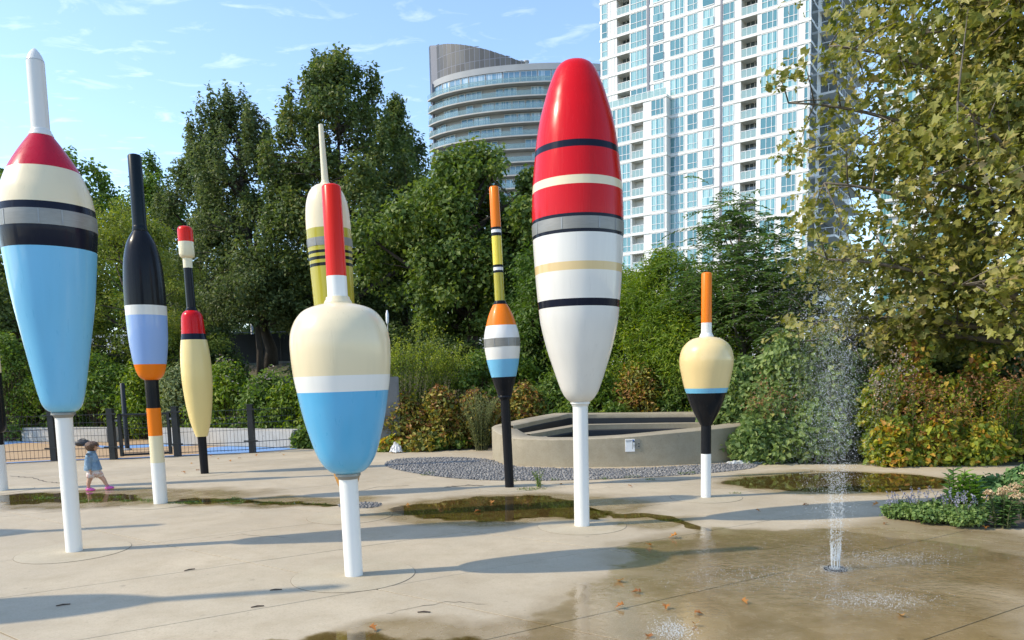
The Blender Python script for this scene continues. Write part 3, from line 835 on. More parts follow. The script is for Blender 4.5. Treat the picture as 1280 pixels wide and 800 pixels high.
ZTOP = hz(front, 79) ; ZS = hz(front, 104.5); OFH = (hz(front, 104.5) - hz(front, 137.5)) / 2
PS = math.pi * 1.085          # where the balconies step, near the left end
core = MB(); core.lathe([(1, 0), (1, 1)], 96, cap1=True)
co = core.build('wall', M_CLADG, oval); co.scale = (EA - .25, EB - .25, ZTOP - .4); sharp(co, 30)
ring('parapet', PS, math.tau * 1.02, -.4, .25, ZTOP - 1.3, ZTOP, M_CLADG, oval)
NFL = int(ZS / OFH)
M_MULL = m_plain('aluminium', (0.55, 0.57, 0.58), 0.45, 0.4)
for f in range(0, 12):
    zf = ZS - f * OFH
    if zf < 8: break
    ring('balcony_slab', PS, math.tau * 1.0, -.3, 1.7, zf - .26, zf, M_SOFFIT, oval)
    ring('guard_glass', PS, math.tau * 1.0, 1.58, 1.66, zf, zf + 1.0, M_GUARD2, oval)
    ring('balcony_slab', math.pi * .8, PS - .03, -.3, 0.9, zf - .9 - .38, zf - .9, M_SOFFIT, oval, 20)
    ring('guard_glass', math.pi * .8, PS - .03, .78, .86, zf - .9, zf + .1, M_GUARD2, oval, 20)
    top = (ZTOP - 1.3 - zf) if f == 0 else OFH - .4
    # glazing bays of different widths round the curve
    r_ = random.Random(f * 3 + 1); ph = PS + .012; k = 0
    while ph < math.pi * 1.78:
        sp = math.hypot(EA * math.sin(ph), EB * math.cos(ph)); wd = r_.choice((1.5, 2.6, 2.6, 3.4)); p1 = ph + wd / sp
        (x0, y0), (x1, y1) = ov(ph), ov(p1)
        kind = 0 if f == 0 else r_.random()
        if kind < .8:
            d = Vector((x1 - x0, y1 - y0, 0)); w = d.length; d.normalize(); n_ = Vector((d.y, -d.x, 0))
            mbw = MB(); cut = int(max(1, round(w / 1.25)))
            for c_ in range(cut + 1): 
                q = Vector((x0, y0, zf)) + d * (w * c_ / cut); mbw.obox((q.x - d.x * .05, q.y - d.y * .05), (q.x + d.x * .05, q.y + d.y * .05), .16, zf + .02, zf + top - .02)
            mbw.obox((x0, y0), (x1, y1), .14, zf + top - .14, zf + top - .03)
            if f == 0: mbw.obox((x0, y0), (x1, y1), .14, zf + top - 1.5, zf + top - 1.4)
            wo_ = mbw.build('window', M_MULL, oval)
            MB().obox((x0, y0), (x1, y1), .06, zf + .03, zf + top - .04).build('pane', GL_DRUM, wo_)
        ph = p1 + .25 / sp
# dark reveal where the screen wall comes down
mbd = MB(); (x0, y0), (x1, y1) = ov(PS - .03, .35), ov(PS + .012, .35)
mbd.obox((x0, y0), (x1, y1), .6, 4, ZTOP - .5); mbd.build('reveal', M_DARKSTRIP, oval)
# bronze screen panels
t = NT('bronze_panel'); c = t.mix(t.rnd, (0.060, 0.061, 0.061), (0.100, 0.101, 0.099)); t.pbr(c, 0.45, 0.25); M_BRONZE = t.m
def sphi(x):     # angle on the oval under pixel column x
    best = min((abs((RT @ (Vector((CX + ov(a)[0], CY + ov(a)[1], 60)) - CAM)).x / -(RT @ (Vector((CX + ov(a)[0], CY + ov(a)[1], 60)) - CAM)).z * F + PX - x), a) for a in np.linspace(math.pi * 1.0, math.pi * 1.5, 400)); return best[1]
sx = [536, 542, 550, 560, 575, 590, 610, 630, 645, 662]; sy = [61, 57, 55, 53.8, 54.5, 56.5, 61, 67.5, 73, 79.5]
sph = [sphi(x) for x in sx]
stop = [hz(Vector((CX + ov(a)[0], CY + ov(a)[1], 2)), y) for a, y in zip(sph, sy)]
phis = []; ph = math.pi * .86
while ph < sph[-1]:
    phis.append(ph); ph += 1.15 / math.hypot(EA * math.sin(ph), EB * math.cos(ph))
zrow0 = ZS - .9 + 1.5; PH = 2.75
for i in range(len(phis) - 1):
    a, b = phis[i], phis[i + 1]
    za, zb = np.interp(a, sph, stop), np.interp(b, sph, stop)
    low = zrow0 if b < PS else ZTOP - 1.0
    off = 0.35 if b < PS else -.55
    r_ = 0
    while True:
        z0, z1 = zrow0 + r_ * PH, zrow0 + (r_ + 1) * PH - .16; r_ += 1
        if z0 > max(za, zb): break
        if z1 < low: continue
        z0 = max(z0, low); g = .035 / EB * .3
        (x0, y0), (x1, y1) = ov(a, off), ov(b, off); d = Vector((x1 - x0, y1 - y0)).normalized() * .085; n_ = Vector((d.y, -d.x)).normalized() * .12
        x0 += d.x; y0 += d.y; x1 -= d.x; y1 -= d.y
        ta, tb = min(z1, za), min(z1, zb)
        if ta <= z0 + .1 and tb <= z0 + .1: continue
        ta, tb = max(ta, z0 + .05), max(tb, z0 + .05)
        MB().add([(x0, y0, z0), (x1, y1, z0), (x1, y1, tb), (x0, y0, ta), (x0 - n_.x, y0 - n_.y, z0), (x1 - n_.x, y1 - n_.y, z0), (x1 - n_.x, y1 - n_.y, tb), (x0 - n_.x, y0 - n_.y, ta)],
                 [(0, 1, 2, 3), (7, 6, 5, 4), (0, 4, 5, 1), (1, 5, 6, 2), (2, 6, 7, 3), (3, 7, 4, 0)]).build('panel', M_BRONZE, oval)
# backing behind the panels
v = []; f_ = []
for a in phis:
    x, y = ov(a, 0.22 if a < PS else -.68); v += [(x, y, zrow0), (x, y, np.interp(a, sph, stop) - .05)]
for i in range(len(phis) - 1): f_.append((2 * i, 2 * i + 2, 2 * i + 3, 2 * i + 1))
o = MB().add(v, f_).build('screen_backing', M_DARKSTRIP, oval)
sd = o.modifiers.new('thick', 'SOLIDIFY'); sd.thickness = .1; sd.offset = 1
for x, y in ((648, 70), (656, 72.5)):
    a = sphi(x); xx, yy = ov(a, -3); vm = MB(); vm.lathe([(.45, ZTOP - .5), (.45, ZTOP + 1.4), (.6, ZTOP + 1.5), (.6, ZTOP + 1.8)], 12, (xx, yy), cap1=True); vm.build('roof_vent', M_GREYM, oval)

# far pale building and screens on the bank behind the trees
q = atY(372, 430, 92.0)
fb = empty('far_pale_building', (q.x, q.y, 2.0), 0, 'far pale blue-grey building glimpsed low between the dark tree trunks', 'building')
MB().box(-5, 12, 0, 12, 0, 9.5).build('wall', M_CLADG, fb)
for f in range(3):
    for i in range(6): MB().box(-4.4 + i * 2.8, -2.4 + i * 2.8, -.05, .05, 1 + f * 2.9, 2.8 + f * 2.9).build('window', GL_TOWER, fb)

# ================================================================== the giant fishing floats
class Float:
    def __init__(s, base, label, n=48, foot=0.5, lean=0.0):
        s.b = gp(*base); s.n = n
        s.root = empty('fishing_float', (s.b.x, s.b.y, 0.0), 0, label, 'sculpture', 'giant fishing floats on the plaza')
        s.root.rotation_euler = (0, -lean, 0)
        c = RT @ (s.b - CAM)
        s.k = -c.z / F * math.cos(math.atan2(s.b.x, s.b.y))
        if foot:
            MB().lathe([(foot + .0035, -.0005), (foot + .0035, .0014)], 56, (s.b.x, s.b.y), cap1=True).build('footing_joint', M_FJOINT, plaza)
            MB().lathe([(foot, -.0005), (foot, .0026), (foot - .004, .0036)], 56, (s.b.x, s.b.y), cap1=True).build('footing', M_FOOT, plaza)
    def rz(s, y, w): return (w / 2 * s.k, max(hz((s.b.x, s.b.y, 0), y), 0.0))
    def part(s, name, mat, pts, cap0=False, cap1=False, smooth=True):
        prof = [s.rz(y, w) for y, w in pts]
        if prof[-1][1] < .004: prof[-1] = (prof[-1][0], -.012)
        mb = MB(); mb.lathe(prof, s.n, cap0=cap0, cap1=cap1)
        o = mb.build(name, mat, s.root); sharp(o, 42); return o
    def body(s, prof, bands):
        """prof: (row, width) of the whole body; bands: (end row, material, name)"""
        ys = np.array([p[0] for p in prof]); ws = np.array([p[1] for p in prof]); y0 = ys[0]
        for k, (y1, mat, nm) in enumerate(bands):
            m = max(3, int(abs(y1 - y0) / 2.5) + 2)
            yy = np.linspace(y0, y1, m); ww = pchip(ys, ws, yy)
            if nm == 'strap': ww = ww + 0.8
            pts = list(zip(yy, ww))
            if nm == 'strap': pts = [(yy[0], ww[0] - 1.2)] + pts + [(yy[-1], ww[-1] - 1.2)]
            o = s.part(nm, mat, pts, cap0=(k == 0), cap1=(k == len(bands) - 1))
            if nm == 'strap':          # lapped seams in the strap
                yy_ = (y0 + y1) / 2; r, zc = s.rz(yy_, float(pchip(ys, ws, np.array([yy_]))[0]) + 1.0); hh = abs(s.rz(y0, 1)[1] - s.rz(y1, 1)[1]) * .47
                for a in (-2.7, -2.0, -1.2, -.75, .3, 1.2, 2.2):
                    c_, s_ = math.cos(a), math.sin(a)
                    MB().add([(r * c_ - u * s_ + d * c_, r * s_ + u * c_ + d * s_, zc + v) for d in (-.01, .002) for u, v in ((-.006, -hh), (.006, -hh), (.006, hh), (-.006, hh))],
                             [(4, 5, 6, 7), (0, 4, 7, 3), (1, 2, 6, 5), (3, 7, 6, 2), (0, 1, 5, 4)]).build('strap_seam', M_GREYM, o)
            y0 = y1
    def stick(s, y0, y1, w0, w1, mat, name='tip', dome=True):
        pts = []
        if dome:
            h = w0 * .16
            pts = [(y0, w0 * .55), (y0 + h * .35, w0 * .86), (y0 + h, w0)]
        else: pts = [(y0, w0)]
        pts.append((y1, w1)); return s.part(name, mat, pts, cap0=dome)
    def collar(s, y0, y1, w0, w1, mat, name='collar'):
        m = (y0 + y1) / 2
        return s.part(name, mat, [(y0, w0 * .9), (y0 + (m - y0) * .3, w0), (m, w0 * 1.02), (m + .1, (w0 + w1) / 2), (y1 - .6, w1 * 1.0), (y1, w1 * .98)], True, True)
    def pole(s, y0, y1, w0, w1, mat, name='pole'):
        return s.part(name, mat, [(y0, w0), (y1, w1)], True, True)

# white spire, red cone, blue body
a = Float((93, 689), 'tall float with white spire, crimson cone, grey strap and long pale blue lower body', lean=-.009)
a.part('spire_cap', P['offwhite'], [(60.5, 1.5), (62, 6), (66, 12.5), (71, 18), (76.5, 21.6)], True)
a.part('spire', P['offwhite'], [(76.7, 20.8), (77.4, 20.8), (77.6, 22), (163, 22.6)])
a.collar(162, 171, 25, 31, P['offwhite'])
a.body([(170, 29), (180, 44), (190, 58), (203, 75), (216, 89.5), (228, 100), (245, 112), (262, 118), (276, 120.3), (290, 120), (302, 118), (315, 115), (340, 110), (370, 103), (420, 86), (470, 67.5), (495, 57), (505, 51), (511, 43), (514.5, 33), (515.5, 28)],
       [(216, P['crimson'], 'body_band'), (262, P['cream'], 'body_band'), (271, P['navy'], 'body_band'), (290, STEEL, 'strap'), (315, P['navy'], 'body_band'), (515.5, P['sky_blue'], 'body_band')])
a.collar(514.5, 522, 31, 24, STEEL)
a.pole(521, 689, 22.6, 22, P['white'])

# black neck, black shoulder, cornflower body
a = Float((201, 629), 'slim float with black neck and shoulder, cornflower blue body and orange bottom band')
a.stick(193, 283, 17, 17.6, P['bluegrey'], 'neck')
a.collar(282, 289.5, 18, 19.5, P['bluegrey'])
a.body([(288, 17), (296, 27), (305, 36), (317, 42.5), (330, 47), (345, 49.5), (362, 51), (383, 51.5), (395, 51), (420, 49), (445, 44), (455.5, 40.5), (464, 36), (470, 30.5), (474, 22), (475, 18)],
       [(383, P['black'], 'body_band'), (395, P['offwhite'], 'body_band'), (455.5, P['cornflower'], 'body_band'), (475, P['orange'], 'body_band')])
a.pole(474.5, 510, 17.5, 17.5, P['black'], 'pole_band')
a.pole(510.05, 544.5, 18, 18, P['orange'], 'pole_band')
a.pole(544.55, 578, 18, 18, P['ivory'], 'pole_band')
a.pole(578.05, 629, 18.2, 18.2, P['white'])

# red and cream knob, red cap, pale yellow cigar
a = Float((256, 592), 'slender float with red and cream knob, red cap and pale yellow cigar body', 40, .45, lean=.012)
a.part('knob', P['scarlet'], [(282.8, 9), (283.5, 14), (285, 17.2), (288, 19), (302.5, 19.2)], True)
a.part('knob_band', P['ivory'], [(302.5, 19.2), (318, 19.2), (321, 17.5), (323, 12.5)], False, True)
a.pole(322.5, 335, 11.6, 11.6, P['ivory'], 'neck_band')
a.pole(335.05, 386, 11, 11.6, P['black'], 'neck')
a.collar(384.5, 389, 13, 15, P['black'])
a.body([(387.5, 12), (389.5, 19), (392, 23.5), (396, 26.5), (403, 28), (417.5, 30), (425, 32.5), (445, 37.2), (458, 38.4), (470, 38.5), (495, 35.4), (520, 28.6), (535, 21.5), (545.5, 15)],
       [(417.5, P['red'], 'body_band'), (425, P['navy'], 'body_band'), (545.5, P['pale_yellow'], 'body_band')])
a.pole(545, 592, 11.3, 10.4, P['black'])

# float cut by the left edge of the picture
a = Float((1.5, 613), 'float with cream top and thick black lower body on a white pole beside the toddler', 40, .45)
a.stick(236, 300, 13, 13.5, P['orange'], 'tip')
a.body([(300, 14), (315, 24), (340, 32), (380, 31), (420, 29.5), (466, 30), (500, 30), (530, 29.5), (538, 27), (541, 20)],
       [(340, P['orange'], 'body_band'), (466, P['cream'], 'body_band'), (541, P['black'], 'body_band')])
a.pole(540, 556, 19, 19, P['black'], 'pole_band')
a.pole(556.05, 613, 19, 19, P['white'])

# red stick, cream and blue pear
a = Float((442.5, 719), 'large pear-shaped float with red stick, cream shoulder, white stripe and blue lower half', lean=.010)
a.stick(230.5, 345.4, 23, 24.2, P['scarlet'], 'stick')
a.part('stick_band', P['white'], [(345.4, 24.2), (374, 24.4)])
a.part('collar', P['cream'], [(371, 27), (372, 29), (374.5, 29.5), (375.5, 31), (378, 34), (380.5, 34.4), (382, 34)], True, True)
a.body([(379.5, 34), (383, 62), (388, 84), (394, 97), (405, 111), (419, 119.5), (432, 121.6), (446, 121), (469.6, 117.5), (489, 111.5), (515, 102.5), (542.5, 89), (570, 71), (580, 59.5), (586, 49), (589.5, 40), (591, 33)],
       [(469.6, P['cream'], 'body_band'), (489, P['white'], 'body_band'), (591, P['blue'], 'body_band')])
a.collar(590.3, 598.3, 31, 25.5, STEEL)
a.pole(597, 719, 23.6, 22.8, P['white'])

# olive float half hidden behind it
a = Float((438, 645), 'olive and cream float with thin cream spike, half hidden behind the large pear-shaped float', lean=.027)
a.part('spike', P['ivory'], [(154.6, 3), (155.4, 5.6), (226.5, 8.2)], True)
a.collar(225.5, 231, 9.5, 14, P['ivory'])
a.body([(229.5, 12), (232, 25), (237.5, 37), (246, 45), (256, 50), (270, 53), (288, 54), (300, 54), (319, 53), (335, 52), (367, 50), (384, 49), (430, 46.5), (480, 43.5), (540, 39), (575, 36), (592, 33), (602, 27), (609, 22)],
       [(288, P['cream'], 'body_band'), (300, P['olive'], 'body_band'), (310, STEEL, 'strap'), (315.5, P['olive'], 'body_band'), (319, P['black'], 'body_band'), (323, P['olive'], 'body_band'), (327, P['black'], 'body_band'), (331, P['olive'], 'body_band'), (335, P['black'], 'body_band'), (520, P['olive'], 'body_band'), (609, P['ochre'], 'body_band')])
a.pole(608, 645, 17, 17, P['white'])

# thin orange and yellow antenna float
a = Float((637, 609), 'thin float with long orange and yellow antenna and small orange, white and blue body', 40, .45, lean=.027)
a.stick(232.5, 284, 11.6, 12, P['orange'], 'antenna')
yb = 284
for y1, m_ in ((287, 'black'), (291, 'white'), (295, 'black'), (331, 'yellow'), (334, 'black'), (338, 'white'), (341, 'black'), (377, 'olive')):
    a.part('antenna_band', P[m_], [(yb, 12 if m_ != 'black' else 12.3), (y1, 12 if m_ != 'black' else 12.3)], m_ == 'black', m_ == 'black'); yb = y1
a.collar(375.8, 381, 14, 17, P['black'])
a.body([(380, 16.5), (387, 24), (395, 30.5), (407, 37.5), (415, 41.5), (423, 43.6), (433.5, 43.6), (449, 40), (471, 30.5), (480, 25.5), (488, 20.5), (494, 17.5), (496, 15)],
       [(407, P['orange'], 'body_band'), (423, P['white'], 'body_band'), (433.5, STEEL, 'strap'), (449, P['white'], 'body_band'), (471, P['sky_blue'], 'body_band'), (496, P['black'], 'body_band')])
a.collar(493.5, 499, 17.5, 14, P['black'])
a.pole(498, 609, 11.8, 11.2, P['black'])

# the biggest: red and white
a = Float((727.5, 657), 'biggest float, bright red top with black and cream stripes above a white body', 64, .47)
a.body([(77, 12), (77.6, 22), (79.5, 32), (84, 42), (90, 49), (97, 55), (105, 61), (118, 69.5), (130, 76), (143, 83), (157, 89), (175, 95), (194, 99.5), (212, 103), (230, 106), (250, 108.3), (270, 109.4), (287, 109.4), (300, 108.6), (320, 107), (345, 104.3), (365, 101.5), (385, 98), (400, 95), (432.5, 81.5), (465, 62), (480, 52), (488, 46), (495, 38.5), (500, 30), (502.5, 23)],
       [(189.5, P['red'], 'body_band'), (198, P['navy'], 'body_band'), (232.5, P['red'], 'body_band'), (243, P['cream'], 'body_band'), (277.5, P['red'], 'body_band'), (281.5, P['navy'], 'body_band'), (296, STEEL, 'strap'), (300, P['navy'], 'body_band'), (334, P['offwhite'], 'body_band'), (344, P['tan'], 'body_band'), (377.5, P['offwhite'], 'body_band'), (386.5, P['navy'], 'body_band'), (502.5, P['offwhite'], 'body_band')])
a.collar(501.5, 507.5, 24, 20.5, P['offwhite'])
a.pole(506.5, 657, 18.8, 19, P['white'])

# short orange-topped float
a = Float((882.3, 621.5), 'short float with orange stick, buff bulb, thin blue stripe and black cone by the pebbles', 48, .45)
a.stick(340.5, 403.6, 12.8, 13, P['orange'], 'stick')
a.part('stick_band', P['white'], [(403.6, 13), (418, 13.2)])
a.part('collar', P['white'], [(416.5, 14), (418, 15.5), (420, 17.5), (422, 18)], True, True)
a.body([(421, 17), (422.5, 30), (425, 41), (429, 51), (434, 59), (440, 64), (450, 67.2), (458, 66), (466, 63), (485, 54.3), (491, 50), (504, 41.5), (516, 31), (524, 22.5), (531.5, 14)],
       [(485, P['buff'], 'body_band'), (491, P['sky_blue'], 'body_band'), (531.5, P['black'], 'body_band')])
a.pole(530.8, 567, 12.8, 12.8, P['black'], 'pole_band')
a.pole(567.05, 621.5, 12.8, 12.8, P['white'])

# two more floats that stand beyond the left edge; their shadows fall across the plaza
def side_float(x, y, h, label, c1, c2):
    root = empty('fishing_float', (x, y, 0.0), 0, label, 'sculpture', 'giant fishing floats on the plaza')
    zs_ = np.array([.27, .30, .36, .46, .56, .64, .70, .74]) * h; ws_ = np.array([.10, .2, .27, .33, .35, .30, .2, .10])
    zz_ = np.linspace(zs_[0], zs_[-1], 40); ww_ = pchip(zs_, ws_, zz_)
    for a_, b_, m_ in ((0, 20, c1), (19, 24, 'white'), (23, 40, c2)):
        sharp(MB().lathe(list(zip(ww_[a_:b_], zz_[a_:b_])), 40, cap0=a_ == 0, cap1=b_ == 40).build('body_band', P[m_], root), 42)
    sharp(MB().lathe([(.085, 0), (.085, .275 * h)], 24).build('pole', P['white'], root), 42)
    sharp(MB().lathe([(.07, .735 * h), (.07, .99 * h), (.05, h)], 24, cap1=True).build('stick', P['scarlet'], root), 42)
side_float(-9.3, 7.55, 4.6, 'float with orange top and black lower half standing past the spired float', 'black', 'orange')
side_float(-6.7, 4.75, 4.7, 'float with yellow top and blue lower half standing nearest the open plaza side', 'sky_blue', 'yellow')

# ================================================================== fence and gate
def mesh_panel(mb, a, b, z0, z1, step=0.075, r=0.0038):
    a = Vector((a[0], a[1], 0)); b = Vector((b[0], b[1], 0)); d = b - a; n = max(2, int(d.length / step))
    dn = d.normalized(); nn = Vector((-dn.y, dn.x, 0)) * r
    def bar(p, q, rr):
        u = (q - p).normalized(); w1 = u.cross(Vector((0, 0, 1)) if abs(u.z) < .9 else dn).normalized() * rr; w2 = u.cross(w1)
        mb.add([p + w1, p - w1 * .5 + w2 * .87, p - w1 * .5 - w2 * .87, q + w1, q - w1 * .5 + w2 * .87, q - w1 * .5 - w2 * .87], [(0, 1, 4, 3), (1, 2, 5, 4), (2, 0, 3, 5)])
    for i in range(n + 1):
        p = a + d * (i / n); bar(p + Vector((0, 0, z0)), p + Vector((0, 0, z1)), r)
    for k, zz_ in enumerate((z0 + .03, z0 + .2, z0 + (z1 - z0) * .5, z0 + (z1 - z0) * .66, z1 - .2, z1 - .03)):
        rr = r * (2.2 if k in (0, 1, 3) else 1.3)
        bar(a + Vector((0, 0, zz_)) + nn, b + Vector((0, 0, zz_)) + nn, rr)
def post(mb, p, w, h):
    mb.box(p.x - w / 2, p.x + w / 2, p.y - w / 2, p.y + w / 2, 0, h); mb.box(p.x - w / 2 - .012, p.x + w / 2 + .012, p.y - w / 2 - .012, p.y + w / 2 + .012, h, h + .018)
PP = [gp(-105, 586), gp(69, 576), gp(142.5, 574.3), gp(222.5, 570.3), gp(316, 566), gp(371, 561.5)]
runs = [(PP[0], PP[1], PP[2]), (PP[3], PP[4], PP[5])]
FHH = 1.02
for k, rn in enumerate(runs):
    f = empty('wire_fence', (0, 0, 0), 0, ('black wire mesh fence with square posts behind the toddler', 'black wire mesh fence with square posts in front of the long seat wall')[k], 'fence', 'fence round the play surface')
    for i, q in enumerate(rn):
        if k == 1 and i == 2: continue
        mb = MB(); post(mb, q, .125, 1.10); po = mb.build('post', M_BLACKM, f)
        for z in (.28, 1.0):
            MB().box(q.x - .16, q.x + .16, q.y - .085, q.y - .064, z - .015, z + .015).build('clamp', M_BLACKM, po)
    for a_, b_ in zip(rn[:-1], rn[1:]):
        mb = MB(); mesh_panel(mb, a_, b_, .05, FHH); mb.build('wire_panel', M_BLACKM, f)
g = empty('gate', (0, 0, 0), 0, 'black tube-framed mesh gate beside the slim cornflower blue float', 'gate')
ga, gb = PP[2] + (PP[3] - PP[2]) * .13, PP[2] + (PP[3] - PP[2]) * .89
mb = MB()
for q in (ga, gb): mb.box(q.x - .03, q.x + .03, q.y - .03, q.y + .03, .06, 1.0)
d_ = (gb - ga); 
for z in (.09, .97): mb.tube([ga + Vector((0, 0, z)), gb + Vector((0, 0, z))], .026, 6)
mb.build('gate_frame', M_BLACKM, g)
mb = MB(); mesh_panel(mb, ga, gb, .1, .96); mb.build('wire_panel', M_BLACKM, g)
for q, s_ in ((ga, -1), (gb, 1)):
    for z in (.25, .85): MB().box(min(q.x, q.x + s_ * .16), max(q.x, q.x + s_ * .16), q.y - .02, q.y + .02, z - .02, z + .02).build('hinge', M_GREYM, g)
q = gp(159.5, 563); hq = hz(q, 480)
po = empty('spray_post', (q.x, q.y, 0.006), 0, 'tall thin black post on the play surface behind the gate', 'post')
MB().lathe([(.055, 0), (.055, hq), (.03, hq + .02)], 14, cap1=True).build('pole', M_BLACKM, po, True)
MB().lathe([(.10, 0), (.10, .03), (.055, .05)], 14, cap0=True).build('base_plate', M_GREYM, po)

# dark bag left on the play surface behind the toddler
q = gp(104, 557.5)
bag = empty('bag', (q.x, q.y, .006), .2, 'slumped black bag on the tan play surface behind the toddler', 'bag')
bag.scale = (.72, .72, .62)
rs = np.random.RandomState(2)
V = ICO_V * np.array([.27, .16, .15]); 
bm = bmesh.new(); bmesh.ops.create_icosphere(bm, subdivisions=3, radius=1)
for v in bm.verts:
    n_ = .12 * math.sin(v.co.x * 5 + v.co.z * 3) * math.cos(v.co.y * 4)
    v.co = Vector((v.co.x * .28, v.co.y * .16, max(v.co.z, -.7) * .17 + .118)) * (1 + n_ * .6); v.co.z = max(v.co.z, 0)
me = bpy.data.meshes.new('bag_body'); bm.to_mesh(me); bm.free(); o = link('bag_body', me, M_DARKLINING, bag); sharp(o, 60)
mb = MB(); mb.tube([(-.14, 0, .2), (-.1, 0, .29), (0, 0, .33), (.1, 0, .29), (.14, 0, .2)], .012, 6); mb.build('handle', M_DARKLINING, bag)

# ================================================================== canoe-shaped concrete planter
fr_ = [gp(*p) for p in ((616, 574), (624, 578.3), (642, 581.5), (680, 583.5), (720, 584), (780, 583.5), (840, 581.5), (885, 579), (925, 575.5))]
outer = [(p.x, p.y) for p in fr_] + [(4.75, 13.9), (4.85, 15.3), (4.2, 15.95), (2.8, 16.15), (1.6, 16.1), (.95, 15.95), (.35, 15.25), (-.12, 14.75)]
TOPS = [.64, .56, .50, .485, .49, .52, .57, .60, .63, .68, .72, .75, .76, .78, .80, .75, .69]
oc = np.array(smooth_closed(outer, 8)); tz = np.interp(np.arange(len(oc)) / 8, np.arange(len(TOPS) + 1), TOPS + TOPS[:1])
def inset(c, d):
    t_ = np.roll(c, -1, 0) - np.roll(c, 1, 0); t_ /= np.linalg.norm(t_, axis=1)[:, None]
    r_ = c + np.stack([-t_[:, 1], t_[:, 0]], 1) * d
    for _ in range(4): r_ = (np.roll(r_, 1, 0) + r_ * 2 + np.roll(r_, -1, 0)) / 4
    return r_
if np.sum(oc[:, 0] * np.roll(oc[:, 1], -1) - np.roll(oc[:, 0], -1) * oc[:, 1]) < 0: oc = oc[::-1]; tz = tz[::-1]
planter = empty('concrete_planter', (0, 0, 0), 0, 'raised curved concrete planter with a dipping rim and dark inside', 'planter')
def strip(name, rows, mat, par, closed=True):
    """rows: list of (xy array, z array)"""
    n = len(rows[0][0]); v = np.concatenate([np.column_stack([a_, np.broadcast_to(b_, n)]) for a_, b_ in rows])
    f = []
    for i in range(len(rows) - 1):
        for k in range(n): f.append((i * n + k, i * n + (k + 1) % n, (i + 1) * n + (k + 1) % n, (i + 1) * n + k))
    o = link(name, mesh_np(name, v, f), mat, par); sharp(o, 45); return o
i0, i1, i2 = inset(oc, .015), inset(oc, .46), inset(oc, .475)
strip('rim_wall', [(oc, 0.0), (oc, tz - .015), (i0, tz), (i1, tz), (i2, tz - .015), (i2, tz - .09)], M_WALLC, planter)
strip('basin_lining', [(i2 * 1.0, tz - .09), (inset(oc, .50), tz - .1), (inset(oc, .50), .12)], M_DARKLINING, planter)
j0, j1 = inset(oc, .66), inset(oc, .94); jz = tz * .55 + .15
strip('inner_ledge', [(j0, .1), (j0, jz - .02), (j0, jz), (j1, jz), (j1, jz - .1)], M_WALLC, planter)
strip('inner_lining', [(j1, jz - .1), (inset(oc, .98), jz - .12), (inset(oc, .98), .12)], M_DARKLINING, planter)
ctr = oc.mean(0); fl = inset(oc, .48)
MB().add([(p[0], p[1], .115) for p in fl], [tuple(range(len(fl)))]).build('basin_floor', M_DARKLINING, planter)
# plaques on the planter's face
def plaque(name, label, x, y0, y1, wpx, mat, lines, blue=False):
    i = min(range(len(oc)), key=lambda k: abs(((RT @ (Vector((oc[k][0], oc[k][1], .3)) - CAM)).x / -(RT @ (Vector((oc[k][0], oc[k][1], .3)) - CAM)).z * F + PX) - x) + (1000 if oc[k][1] > 14.4 else 0))
    a_, b_ = oc[i - 1], oc[(i + 1) % len(oc)]; ang = math.atan2(b_[1] - a_[1], b_[0] - a_[0]); q = Vector((oc[i][0], oc[i][1], 0)); s_ = mpp(q)
    zc0, zc1 = hz(q, y1), hz(q, y0); w = wpx * s_; out = Vector((math.sin(ang), -math.cos(ang), 0))
    r_ = empty(name, q + out * .003 + Vector((0, 0, zc0)), ang, label, 'sign')
    bevel(MB().box(-w / 2, w / 2, -.004, .014, 0, zc1 - zc0).build('plate', mat, r_), .002, 1)
    for (u0, u1, v0, v1, m_) in lines: MB().box(-w / 2 + u0 * w, -w / 2 + u1 * w, -.0062, -.0035, v0 * (zc1 - zc0), v1 * (zc1 - zc0)).build('print', m_, r_)
M_PRINT = m_plain('print_blue', (.05, .12, .35), .5); M_PRINTG = m_plain('print_grey', (.25, .25, .25), .5); M_PRINTD = m_plain('print_dark', (.04, .045, .05), .5)
M_PLATE = m_plain('grey_plate', (.24, .23, .20), .45, .3)
plaque('white_sign', 'small white sign with a blue dot on the planter wall', 784.5, 548.8, 564.6, 12, M_WHITEM, [(.08, .7, .86, .90, M_PRINTG), (.08, .6, .78, .81, M_PRINTG), (.76, .92, .82, .95, M_PRINT)])
plaque('grey_sign', 'small dull grey plaque beside the white sign on the planter wall', 798.5, 549, 561.5, 10, M_PLATE, [(.1, .3, .68, .86, M_PRINTD), (.1, .6, .5, .54, M_PRINTD), (.1, .55, .36, .40, M_PRINTD), (.1, .5, .22, .26, M_PRINTD), (.72, .9, .5, .6, M_PRINTD), (.72, .9, .22, .34, M_PRINTD)])

# ================================================================== planting
def unit(a): return a / (np.linalg.norm(a, axis=-1, keepdims=True) + 1e-9)
T_DIA = (np.array([(0, 0, 0), (.45, .5, .10), (1, 0, -.04), (.45, -.5, .10)]), np.array([(0, 1, 2, 3)]))
T_OVAL = (np.array([(0, 0, 0), (.25, .40, .08), (.6, .46, .08), (1, 0, -.08), (.6, -.46, .08), (.25, -.40, .08), (.5, 0, -.02)]), np.array([(6, 0, 1), (6, 1, 2), (6, 2, 3), (6, 3, 4), (6, 4, 5), (6, 5, 0)]))
